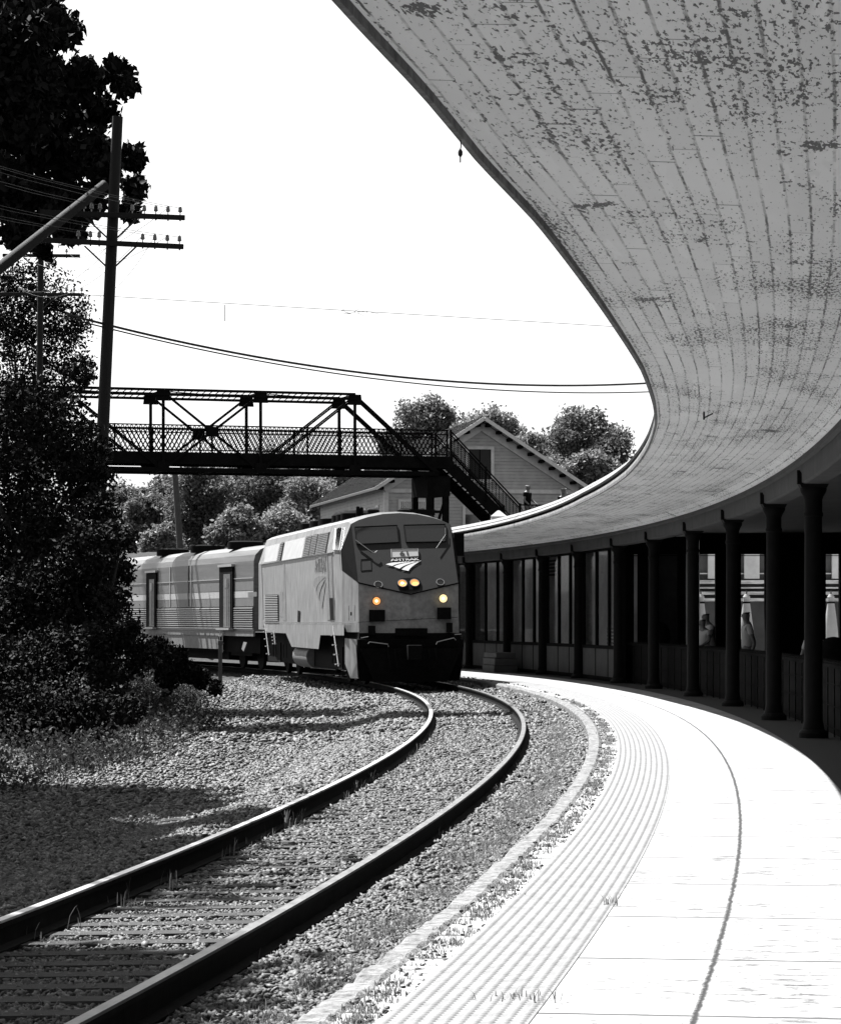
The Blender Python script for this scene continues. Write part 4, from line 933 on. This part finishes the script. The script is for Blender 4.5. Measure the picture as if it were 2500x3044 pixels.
def lamp(fn, cx, cy, r, name, m, parent, hot=None, rim='black'):
    c = fn(*cp(cx, cy), .0); k = r * .2696 / 116; n_ = Vector((0, -1, MK)).normalized() if fn is maskp else Vector((0, -1, 0))
    x = Vector((1, 0, 0)); y = n_.cross(x)
    def disc(rr, o, mm, nm, par, ri=0):
        mb = MB(); pts = [c + n_ * o + (x * math.cos(t) + y * math.sin(t)) * rr for t in [2 * math.pi * i / 24 for i in range(24)]]
        if ri:
            p2 = [c + n_ * (o + .0) + (x * math.cos(t) + y * math.sin(t)) * ri for t in [2 * math.pi * i / 24 for i in range(24)]]; p3 = [p + n_ * .03 for p in pts]; p4 = [p + n_ * .03 for p in p2]
            for i in range(24):
                j = (i + 1) % 24; mb.poly([pts[i], pts[j], p3[j], p3[i]]); mb.poly([p3[i], p3[j], p4[j], p4[i]]); mb.poly([p4[i], p4[j], p2[j], p2[i]])
        else: mb.poly(pts)
        return mb.build(nm, M[mm], par)
    L = disc(k, .03, m, name, parent); disc(k * 1.12, .012, rim, "lamp_ring", L, k * .98)
    if hot: disc(k * .38, .036, hot, "bulb", L)
    return L
# twin headlight housing
pts = [cp(745 + (0 if i else 0), 0) for i in range(0)]
hp = []
for i in range(13): t = math.pi / 2 + math.pi * i / 12; hp.append(cp(815 + 72 * math.cos(t), 950 - 66 * math.sin(t)))
for i in range(13): t = -math.pi / 2 + math.pi * i / 12; hp.append(cp(935 + 72 * math.cos(t), 945 - 66 * math.sin(t)))
hb = plate(maskp, hp, .02, "headlight_housing", "black", lo, .04)
lamp(maskp, 800, 950, 47, "headlight", "warm", lo, "core", "bright"); lamp(maskp, 935, 944, 47, "headlight", "warm", lo, None, "bright")
lamp(maskp, 535, 965, 42, "marker_light", "lensoff", lo, None, "bright"); lamp(maskp, 1218, 938, 40, "marker_light", "lensoff", lo, None, "bright")
lamp(nosep, 515, 1138, 44, "ditch_light", "warm", lo, "core", "black"); lamp(nosep, 1250, 1110, 46, "ditch_light", "warmw", lo, "core", "black")
for x0, y0, x1, y1 in ((435, 1235, 612, 1365), (1185, 1210, 1340, 1340), (425, 1410, 505, 1512), (1285, 1378, 1355, 1482), (722, 1438, 1078, 1520)):
    plate(nosep, [cp(x0, y1), cp(x1, y1), cp(x1, y0), cp(x0, y0)], .09, "recess_box", "black", lo, .16)
mb = MB()
for i in range(8): q = nosep(*cp(635 + i * 76, 1348 - i * 3), .055); mb.lathe(q, [(.016, -.01), (.012, .0)], 8, axis='y')
mb.build("rivet", M['skirt'], lo)
MB().bar(nosep(*cp(330, 1372), .045), nosep(*cp(1410, 1318), .045), .02, .012).build("belt_seam", M['black'], lo)
# underframe, pilot, coupler
bb = MB().box((-1.25, .5, .35), (1.25, 20.7, 1.36)); bb.box((-1.3, 0.02, .95), (1.3, 1.5, 1.34)); bb.build("underframe", M['black'], lo)
mb = MB(); mb.hexa([(-1.32, .25, .12), (1.32, .25, .12), (1.25, .6, .12), (-1.25, .6, .12), (-1.36, -.12, 1.18), (1.36, -.12, 1.18), (1.3, .5, 1.2), (-1.3, .5, 1.2)])
mb.hexa([(-.95, -.12, .1), (.95, -.12, .1), (.9, .2, .1), (-.9, .2, .1), (-1.3, -.2, .95), (1.3, -.2, .95), (1.3, .2, .95), (-1.3, .2, .95)]); mb.build("pilot", M['black'], lo)
mb = MB().box((-.16, -.75, .72), (.16, .3, 1.0)); mb.hexa([(-.2, -.95, .66), (.14, -1.0, .66), (.2, -.7, .66), (-.2, -.7, .66), (-.2, -.95, 1.04), (.14, -1.0, 1.04), (.2, -.7, 1.04), (-.2, -.7, 1.04)]); mb.build("coupler", M['black'], lo, bevel=.02)
for x in (-.6, -.42, .45, .62): MB().tube([(x, -.15, .95), (x * 1.0, -.38, .7), (x * .9, -.42, .48), (x * .7, -.34, .4)], .025, 8).build("brake_hose", M['black'], lo, smooth=True)
for pts in ([(425, 1612), (440, 1590), (640, 1615), (650, 1645)], [(1172, 1618), (1186, 1590), (1370, 1545), (1392, 1570)], [(345, 1547), (425, 1532)], [(1378, 1508), (1450, 1504)]):
    MB().tube([nosep(*cp(*p), .3) for p in pts], .014, 6).build("grab_rail", M['bright'], lo)
for sg in (-1, 1):   # light corner plates of the pilot
    mb = MB(); o = [(sg * 1.40, -.02, 1.18), (sg * 1.50, 1.2, 1.2), (sg * 1.50, 1.2, .55), (sg * 1.42, .75, .18), (sg * 1.32, .1, .18), (sg * 1.36, .0, .6)]
    mb.poly(o); mb.poly([(x - sg * .03, y + .01, z) for x, y, z in o]); mb.build("corner_plate", M['loco'] if sg < 0 else M['locof'], lo)
# side: fuel tank skirt, sill line
def sp_(pts, off, name, m, th=None): return plate(side, [c1(*p) for p in pts], off, name, m, lo, th)
sp_([(182, 990), (700, 990), (700, 1062), (548, 1060), (536, 1150), (362, 1135), (325, 1048), (200, 1042)], .035, "side_skirt", "loco", .05)
mb = MB().bar(side(*c1(170, 980), .04), side(*c1(795, 978), .04), .02, .02).bar(side(*c1(160, 605), .02), side(*c1(630, 525), .02), .03, .02); mb.build("side_seam", M['skirt'], lo)
def louvre(x0, y0, x1, y1, x2, y2, x3, y3, n_, name, slanted=True, m='black'):
    """four crop corners: bottom-left, bottom-right, top-right, top-left"""
    if slanted:
        nr = Vector((-(4.24 - 3.47), 0, HWL - 1.27)).normalized(); fn = lambda px, py, off=0.: onplane(LO, LR, Vector((-HWL, 0, 3.47)) + nr * off, nr, px, py)
    else: fn = side
    A, B, C_, D = [fn(*c1(*p), .01) for p in ((x0, y0), (x1, y1), (x2, y2), (x3, y3))]
    o = MB().poly([A, B, C_, D]).build(name, M[m], lo); mb = MB()
    for i in range(n_):
        f0 = (i + .3) / n_; a = A.lerp(D, f0); b = B.lerp(C_, f0); mb.bar(a + Vector((-.02, 0, 0)), b + Vector((-.02, 0, 0)), .03, (D - A).length / n_ * .38)
    mb.build("slats", M['stripe' if not slanted else 'loco'], o); return fn
louvre(190, 965, 280, 967, 278, 798, 192, 800, 15, "vent_grille", False)
fnS = louvre(270, 582, 294, 576, 316, 460, 294, 464, 10, "roof_louvre"); louvre(434, 555, 476, 548, 500, 415, 458, 424, 12, "roof_louvre"); louvre(480, 547, 514, 540, 540, 405, 504, 412, 12, "roof_louvre"); louvre(519, 540, 585, 528, 610, 390, 545, 402, 12, "roof_louvre", m='skirt')
for q in ([(184, 590), (268, 580), (292, 465), (196, 490)], [(300, 578), (432, 556), (456, 425), (322, 458)]):
    MB().poly([fnS(*c1(*p), .008) for p in q]).build("sunlit_roof_panel", M['white'], lo)  # white plates paint in the sunlit look of the tilted panels
# side cab window
q = [cp(38, 570), cp(105, 575), cp(140, 322), cp(62, 330)]
w_ = MB().poly([fnS(*p, .02) for p in q]).build("side_window", M['glass'], lo); mb = MB(); qq = [fnS(*p, .03) for p in q]
for i in range(4): mb.bar(qq[i], qq[(i + 1) % 4], .014, .014)
mb.build("window_frame", M['bright'], w_)
MB().box((HWL - .05, 1.9, 3.35), (HWL + .22, 2.0, 3.95)).build("mirror", M['black'], lo)
MB().box((-HWL - .14, 1.95, 3.38), (-HWL + .02, 2.05, 3.48)).build("mirror", M['bright'], lo)
# door recess and handrails
sp_([(592, 962), (632, 962), (622, 535), (588, 530)], .012, "door", "skirt"); sp_([(608, 962), (636, 962), (636, 820), (606, 820)], .018, "door_recess", "black")
for a, b in (((612, 965), (594, 535)), ((640, 962), (622, 540)), ((181, 960), (170, 620))): MB().tube([side(*c1(*a), .09), side(*c1(*b), .09)], .014, 6).build("grab_rail", M['bright'], lo)
for a, b in (((628, 1000), (665, 1262)), ((190, 990), (216, 1190)), ((246, 1030), (256, 1120))):
    A = side(*c1(*a), .06); B = side(*c1(*b), .06); MB().tube([A, B], .016, 6).build("step_rail", M['bright'], lo); A2 = A + Vector((0, .35, 0)); B2 = B + Vector((0, .35, 0)); mb = MB()
    for i in range(4): mb.bar(A.lerp(B, (i + 1) / 4.2), A2.lerp(B2, (i + 1) / 4.2), .1, .03)
    mb.build("step", M['skirt'], lo)
sp_([(400, 975), (415, 975), (418, 905), (402, 900)], .012, "latch_recess", "black"); sp_([(305, 965), (328, 968), (318, 600), (308, 600)], .008, "panel_seam", "skirt")
sp_([(285, 940), (305, 945), (305, 780), (287, 778)], .006, "stained_strip", "skirt"); frame(side, [c1(*p) for p in ((732, 968), (772, 968), (772, 866), (732, 868))], .01, .012, "hatch", "skirt", lo)
q = side(*c1(745, 922), .02); MB().lathe(q, [(.05, -.01), (.05, .02)], 10, axis='x').build("filler_cap", M['black'], lo)
text("AMTRAK", side, c1(512, 655), c1(584, 652), .42, "lettering", "skirt", lo, .012)
swoosh(side, c1, .014, "skirt", lo, "emblem_stripe", [(((585, 680), (540, 670), (495, 685), (505, 740)), ((585, 680), (560, 700), (520, 730), (520, 780))), (((583, 690), (560, 700), (515, 740), (524, 800)), ((583, 690), (560, 740), (535, 780), (540, 835))), (((582, 700), (575, 740), (540, 800), (545, 850)), ((582, 700), (580, 760), (565, 830), (558, 888)))])
# trucks
for c in (3.6, 17.4):
    mb = MB()
    for sg in (-1, 1): mb.box((sg * 1.12 - .08, c - 1.9, .55), (sg * 1.12 + .08, c + 1.9, .85)).box((sg * 1.2 - .08, c - .35, .35), (sg * 1.2 + .08, c + .35, .95))
    tr = mb.build("bogie", M['black'], lo)
    for dv in (-1.37, 1.37):
        for sg in (-1, 1):
            MB().lathe((sg * .79, c + dv, .5), [(.51, -.07), (.53, -.05), (.5, .05), (.3, .06), (.12, .09)], 28, axis='x').build("wheel", M['rail'], tr, smooth=True)
            MB().box((sg * 1.1 - .12, c + dv - .2, .35), (sg * 1.1 + .12, c + dv + .2, .7)).build("axle_box", M['skirt'], tr, bevel=.02)
            mb = MB()
            for q in (-.35, .35): mb.lathe((sg * 1.2, c + dv + q, .5), [(.07, 0), (.07, .42)], 10)
            mb.build("spring", M['black'], tr)
MB().lathe((-1.15, 9.2, .62), [(.33, -.01), (.33, 3.2)], 18, axis='y').build("air_tank", M['skirt'], lo, smooth=True)
# roof gear
for (u_, v_, r_, h_) in ((-.55, 2.6, .16, .14), (.25, 2.5, .17, .14), (-.9, 3.0, .05, .22), (-.8, 3.0, .05, .2)): MB().lathe((u_, v_, 4.42), [(r_, 0), (r_, h_), (r_ * .7, h_ + .03)], 14).build("roof_horn", M['black'], lo, smooth=True)
MB().box((.35, 2.9, 4.45), (1.15, 3.6, 4.6)).build("roof_box", M['black'], lo)
for v_ in (5.8, 6.7, 7.6): MB().lathe((-.55, v_, 4.3), [(.42, 0), (.42, .28), (.3, .36)], 18).build("roof_fan", M['black'], lo, smooth=True)
for v_ in (11, 13, 15.5): MB().lathe((-.2, v_, 4.4), [(.7, 0), (.7, .2), (.6, .22)], 22).build("roof_fan", M['black'], lo, smooth=True)

# ------------------------------------------------------------------ baggage coach
CO = Vector((-3.93, 97.7, RT)); CR = R(17.3); CWD = 1.53
co = empty("baggage_coach", CO, CR, label="ribbed stainless steel baggage coach with white stripe coupled behind the locomotive", cat="railway coach")
def cs(px, py, off=0.): return onplane(CO, CR, (-CWD - off, 0, 0), (1, 0, 0), px, py)
def c2(x, y): return 350 + .3311 * x, 1400 + .3311 * y
csec = [(CWD, 1.28), (CWD, 3.62), (1.47, 3.82), (1.3, 4.0), (1.0, 4.13), (.5, 4.2), (0, 4.22)]; cf_ = [(-a, b) for a, b in csec] + [(a, b) for a, b in csec[-2::-1]]
mb = MB()
for (a, b), (c, d) in zip(cf_[:-1], cf_[1:]): mb.poly([(a, .35, b), (c, .35, d), (c, 26, d), (a, 26, b)])
mb.poly([(a, .35, b) for a, b in cf_]); mb.poly([(a, 26, b) for a, b in cf_])
mb.build("body", M['stain'], co, smooth=True)
def wz(py, px=690): return cs(px, py).z
mb = MB(); zs = [wz(c2(0, y)[1], c2(900, 0)[0]) for y in (1225, 1400)]; n = 9
for i in range(n):
    z = zs[1] + (zs[0] - zs[1]) * (i + .5) / n; h = (zs[0] - zs[1]) / n * .3
    for a, b in ((.36, 1.38), (4.55, 20)): pass
    mb.hexa([(-CWD - .055, .36, z - h), (-CWD - .0, .36, z - h * 1.4), (-CWD, 25.9, z - h * 1.4), (-CWD - .055, 25.9, z - h), (-CWD - .03, .36, z + h), (-CWD, .36, z + h), (-CWD, 25.9, z + h), (-CWD - .03, 25.9, z + h)])
mb.build("corrugation", M['stain'], co)
MB().box((-CWD - .008, .36, zs[1] - .02), (-CWD - .003, 25.9, zs[0] + .02)).build("groove_panel", M['darkp'], co)
def strip(y0, y1, xref, name, m, off=.012, v0=.36, v1=25.9):
    a = wz(c2(0, y1)[1], c2(xref, 0)[0]); b = wz(c2(0, y0)[1], c2(xref, 0)[0]); return MB().box((-CWD - off, v0, a), (-CWD - .001, v1, b)).build(name, M[m], co)
strip(1082, 1140, 1100, "white_stripe", "stripe"); strip(1145, 1220, 1100, "lower_band", "band", .008); strip(985, 1075, 1100, "upper_band", "band", .006); strip(968, 976, 1000, "rain_rail", "bright", .03)
strip(1408, 1420, 1100, "sill", "bright", .04)
mb = MB(); A = [c2(540, 1500), c2(945, 1500), c2(965, 1600), c2(600, 1590)]; z0, z1 = wz(c2(0, 1600)[1], c2(900, 0)[0]), wz(c2(0, 1500)[1], c2(900, 0)[0])
MB().box((-CWD + .03, 5.5, z0), (-CWD + .06, 20, 1.3)).box((-CWD + .0, .4, 1.12), (-CWD + .06, 25.9, 1.3)).build("skirt", M['skirt'], co)
for x0, x1 in ((930, 1048), (272, 360)):
    v0 = cs(*c2(x1, 1100)).y; v1 = cs(*c2(x0, 1100)).y; zt, zb = wz(c2(0, 862)[1], c2((x0 + x1) / 2, 0)[0]), 1.36
    if x0 < 500: zt = wz(c2(0, 915)[1], c2(316, 0)[0])
    d = MB().box((-CWD - .075, v0, zb), (-CWD - .06, v1, zt)).build("door_opening", M['black'], co)
    MB().box((-CWD - .12, v0 - .05, zt), (-CWD - .002, v1 + .05, zt + .08)).build("door_hood", M['bright'], co)
    q0 = v0 + (v1 - v0) * .12; q1 = v0 + (v1 - v0) * .62; dr = MB().box((-CWD - .1, q0, zb + .05), (-CWD - .08, q1, zt - .25)).build("sliding_door", M['stain'], co)
    MB().box((-CWD - .112, q0 + .25, zb + 1.4), (-CWD - .101, q1 - .2, zt - .4)).build("door_window", M['glass'], dr)
    MB().tube([(-CWD - .14, q0 + .3, zb + .1), (-CWD - .14, q0 + .3, zt - .4)], .018, 6).build("door_bar", M['bright'], dr)
    MB().box((-CWD - .2, v0, zb - .04), (-CWD - .05, v1, zb + .03)).build("door_step", M['bright'], co)
for x in (478, 640, 668): v = cs(*c2(x, 1000)).y; MB().box((-CWD - .03, v, zs[0] + .05), (-CWD - .002, v + .1, 3.62)).build("side_rib", M['bright'] if x != 640 else M['skirt'], co)
plate(cs, [c2(1168, 1132), c2(1248, 1128), c2(1248, 1086), c2(1168, 1090)], .016, "number_plate", "band", co)
for px in (514, 617, 730):
    q = onplane(CO, CR, (-.75, 0, 0), (1, 0, 0), px, 1640); MB().lathe((-.75, q.y, 4.1), [(.62, 0), (.62, .24), (.5, .28)], 20).build("roof_vent", M['black'], co, smooth=True)
MB().box((-1.25, .6, .55), (1.25, 25.6, 1.2)).box((-1.1, 5.6, .28), (1.1, 19.8, .6)).box((-.6, 1, .25), (.6, 25, .6)).build("underframe", M['black'], co)
for c in (3.4, 22):
    mb = MB()
    for sg in (-1, 1): mb.box((sg * 1.12 - .08, c - 1.5, .45), (sg * 1.12 + .08, c + 1.5, .75))
    tr = mb.build("bogie", M['black'], co)
    for dv in (-1.3, 1.3):
        for sg in (-1, 1): MB().lathe((sg * .79, c + dv, .46), [(.46, -.06), (.48, -.04), (.45, .05), (.25, .06)], 24, axis='x').build("wheel", M['rail'], tr, smooth=True)
plate(cs, [c2(1112, 1600), c2(1130, 1622), c2(1160, 1540), c2(1130, 1535)], .03, "step_bracket", "bright", co)
v = cs(*c2(955, 1500)).y; mb = MB().tube([(-CWD - .05, v, 1.3), (-CWD - .05, v, .55)], .02, 6).tube([(-CWD - .05, v + .4, 1.3), (-CWD - .05, v + .4, .55)], .02, 6)
for z in (.6, .85, 1.1): mb.box((-CWD - .1, v, z), (-CWD, v + .4, z + .03))
mb.build("ladder", M['bright'], co)

# ------------------------------------------------------------------ people
def skinned(name, verts, edges, rad, m, parent, sub=1):
    me = bpy.data.meshes.new(name); me.from_pydata(verts, edges, []); o = bpy.data.objects.new(name, me); COL.objects.link(o)
    o.modifiers.new("s", 'SKIN'); 
    for i, r in enumerate(rad): 
        d = me.skin_vertices[0].data[i]; d.radius = r if isinstance(r, tuple) else (r, r)
    me.skin_vertices[0].data[0].use_root = True
    ss = o.modifiers.new("u", 'SUBSURF'); ss.levels = sub; ss.render_levels = sub
    bpy.context.view_layer.update(); nm = bpy.data.meshes.new_from_object(o.evaluated_get(bpy.context.evaluated_depsgraph_get())); bpy.data.objects.remove(o)
    nm.name = name; nm.materials.clear(); nm.materials.append(M[m]); nm.polygons.foreach_set("use_smooth", [True] * len(nm.polygons))
    ob = bpy.data.objects.new(name, nm); COL.objects.link(ob); ob.parent = parent; return ob
def person(loc, rz, H, label, shirt, trous, hairm, handL, handR, long_hair=False, lean=0., sleeves=False, headturn=0.):
    """handL/handR: (x,y,z) hand positions relative to a 1 m-tall figure, x right, y forward(-y facing), z up"""
    e = empty("person", loc, rz, label=label, cat="person"); k = H
    def v(x, y, z): return (x * k, (y - lean * max(0, z - .5)) * k, z * k)
    V = [v(0, 0, .52), v(0, .005, .6), v(0, .005, .72), v(0, .01, .8), v(0, 0, .845), v(0, -.008, .875), v(0, -.012, .925), v(0, -.005, .965)]
    E = [(0, 1), (1, 2), (2, 3), (3, 4), (4, 5), (5, 6), (6, 7)]; Rr = [.085, .075, .088, .07, .034, .04, .056, .044]
    Rr = [(a * k, a * k) for a in Rr]; Rr[2] = (.1 * k, .062 * k)
    arms = []
    for sg, hd in ((-1, handL), (1, handR)):
        sh = v(sg * .108, 0, .795); hx = v(*hd); el = tuple((Vector(sh) + Vector(hx)) / 2 + Vector((sg * .03 * k, .05 * k, -.03 * k)))
        b = len(V); V += [sh, el, hx]; E += [(3, b), (b, b + 1), (b + 1, b + 2)]; Rr += [(.034 * k,) * 2, (.025 * k,) * 2, (.016 * k,) * 2]; arms.append((sh, el, hx))
        d = (Vector(hx) - Vector(el)).normalized(); pm = Vector(hx) + d * .045 * k; V.append(tuple(pm)); E.append((b + 2, b + 3)); Rr.append((.02 * k, .012 * k))
        sd = d.cross(Vector((0, 1, 0))).normalized() if abs(d.y) < .9 else Vector((1, 0, 0))
        for i in range(4):
            o_ = sd * (i - 1.5) * .011 * k; L = (.038, .044, .042, .033)[i] * k; c = len(V)
            V.append(tuple(pm + o_ + d * .012 * k)); V.append(tuple(pm + o_ + d * L * .6 + Vector((0, -.004 * k, 0)))); V.append(tuple(pm + o_ + d * L + Vector((0, -.014 * k, -.004 * k))))
            E += [(b + 3, c), (c, c + 1), (c + 1, c + 2)]; Rr += [(.0058 * k,) * 2] * 3
        c = len(V); V.append(tuple(Vector(hx) + d * .015 * k + sd * -.02 * k)); V.append(tuple(Vector(hx) + d * .04 * k + sd * -.032 * k)); E += [(b + 2, c), (c, c + 1)]; Rr += [(.006 * k,) * 2] * 2
    legs = []
    for sg in (-1, 1):
        b = len(V); L = [v(sg * .05, 0, .47), v(sg * .055, -.005, .28), v(sg * .055, .01, .05), v(sg * .06, -.07, .018)]; V += L; E += [(0, b), (b, b + 1), (b + 1, b + 2), (b + 2, b + 3)]; Rr += [(.055 * k,) * 2, (.036 * k,) * 2, (.024 * k,) * 2, (.022 * k, .016 * k)]; legs.append(L)
    skinned("body", V, E, Rr, 'skin', e, 2)
    # clothing
    V2 = [v(0, 0, .5), v(0, .003, .6), v(0, .003, .72), v(0, .008, .805)]; E2 = [(0, 1), (1, 2), (2, 3)]; R2 = [(.1 * k, .08 * k), (.09 * k, .08 * k), (.112 * k, .072 * k), (.085 * k, .055 * k)]
    for (sh, el, hx) in arms:
        b = len(V2); q = Vector(el) if not sleeves else Vector(hx); V2 += [sh, tuple(Vector(sh).lerp(Vector(el), .55))]; E2 += [(3, b), (b, b + 1)]; R2 += [(.042 * k,) * 2, (.038 * k,) * 2]
        if sleeves: V2 += [el, hx]; E2 += [(b + 1, b + 2), (b + 2, b + 3)]; R2 += [(.033 * k,) * 2, (.024 * k,) * 2]
    skinned("shirt", V2, E2, R2, shirt, e, 2)
    V3 = [v(0, 0, .5), v(0, 0, .53)]; E3 = [(0, 1)]; R3 = [(.088 * k, .078 * k), (.088 * k, .076 * k)]
    for L in legs: b = len(V3); V3 += L[:3]; E3 += [(0, b), (b, b + 1), (b + 1, b + 2)]; R3 += [(.062 * k,) * 2, (.045 * k,) * 2, (.036 * k,) * 2]
    skinned("trousers", V3, E3, R3, trous, e, 2)
    for L in legs: MB().hexa([(L[2][0] - .03 * k, -.11 * k, 0), (L[2][0] + .03 * k, -.11 * k, 0), (L[2][0] + .028 * k, .045 * k, 0), (L[2][0] - .028 * k, .045 * k, 0), (L[2][0] - .024 * k, -.1 * k, .028 * k), (L[2][0] + .024 * k, -.1 * k, .028 * k), (L[2][0] + .024 * k, .035 * k, .05 * k), (L[2][0] - .024 * k, .035 * k, .05 * k)]).build("shoe", M['darkp'], e, bevel=.008)
    # face
    h = Vector(V[6]); f = MB(); f.hexa([(h.x - .009 * k, h.y - .045 * k, h.z - .016 * k), (h.x + .009 * k, h.y - .045 * k, h.z - .016 * k), (h.x + .006 * k, h.y - .035 * k, h.z - .016 * k), (h.x - .006 * k, h.y - .035 * k, h.z - .016 * k), (h.x - .004 * k, h.y - .047 * k, h.z + .01 * k), (h.x + .004 * k, h.y - .047 * k, h.z + .01 * k), (h.x + .003 * k, h.y - .035 * k, h.z + .01 * k), (h.x - .003 * k, h.y - .035 * k, h.z + .01 * k)])
    f.v = [(x, y - .012 * k if i % 8 < 2 else y, z) for i, (x, y, z) in enumerate(f.v)]; f.build("nose", M['skin'], e)
    for sg in (-1, 1): MB().lathe((h.x + sg * .017 * k, h.y - .044 * k, h.z + .012 * k), [(.006 * k, 0), (.003 * k, -.004 * k)], 8, axis='y').build("eye", M['haird'], e); MB().lathe((h.x + sg * .045 * k, h.y, h.z), [(.014 * k, -.004), (.012 * k, .004)], 8, axis='x').build("ear", M['skin'], e)
    MB().box((h.x - .014 * k, h.y - .05 * k, h.z - .03 * k), (h.x + .014 * k, h.y - .043 * k, h.z - .025 * k)).build("mouth", M['haird'], e)
    hv = [(h.x, h.y + .012 * k, h.z + .012 * k), (h.x, h.y + .006 * k, h.z + .042 * k)]; he_ = [(0, 1)]; hr = [(.061 * k, .061 * k), (.05 * k, .05 * k)]
    if long_hair: hv += [(h.x, h.y + .035 * k, h.z - .04 * k), (h.x, h.y + .04 * k, h.z - .1 * k)]; he_ += [(0, 2), (2, 3)]; hr += [(.045 * k,) * 2, (.03 * k,) * 2]
    skinned("hair", hv, he_, hr, hairm, e, 2)
    return e
dz = lambda q: Vector((q.x, q.y, gz(q.x, q.y)))
q = BO + be * 7.35 + bn * 1.2; person((q.x, q.y, 5.02), R(60), 1.85, "man in a black shirt standing on the terrace at the foot of the bridge stairs", 'shirtd', 'shirtd', 'hairl', (-.13, -.1, .56), (.13, -.12, .6))
q = BO + be * 9.0 + bn * 1.6; person((q.x, q.y, 5.0), R(-20), 1.72, "fair haired woman standing on the terrace, right of the man in black", 'shirtd', 'shirtd', 'hairl', (-.12, -.1, .7), (.12, -.1, .7), long_hair=True)
def fp(px, Y): return (px - PX0) * Y / F
person((fp(2113, 69), 69, .0), R(-70), 1.80, "taller dark haired man of the pair in pale shirts behind the fence", 'shirtw', 'shirtd', 'haird', (-.1, -.17, .66), (.14, -.17, .62), lean=.15)
person((fp(2092, 68), 68, .0), R(-50), 1.66, "shorter person of the pair in pale shirts behind the fence", 'shirtw', 'shirtd', 'haird', (-.1, -.15, .62), (.12, -.17, .6), lean=.05)
person((fp(2222, 65), 65, .0), R(-85), 1.83, "lone dark haired man in a pale shirt behind the fence, seen in profile", 'shirtw', 'shirtd', 'haird', (-.1, .0, .45), (.12, .02, .45), lean=.02)
person((fp(2422, 52), 52, .0), R(20), 1.52, "person in a pale shirt almost hidden behind the nearest column", 'shirtw', 'shirtd', 'haird', (-.16, -.08, .5), (.16, -.08, .5))
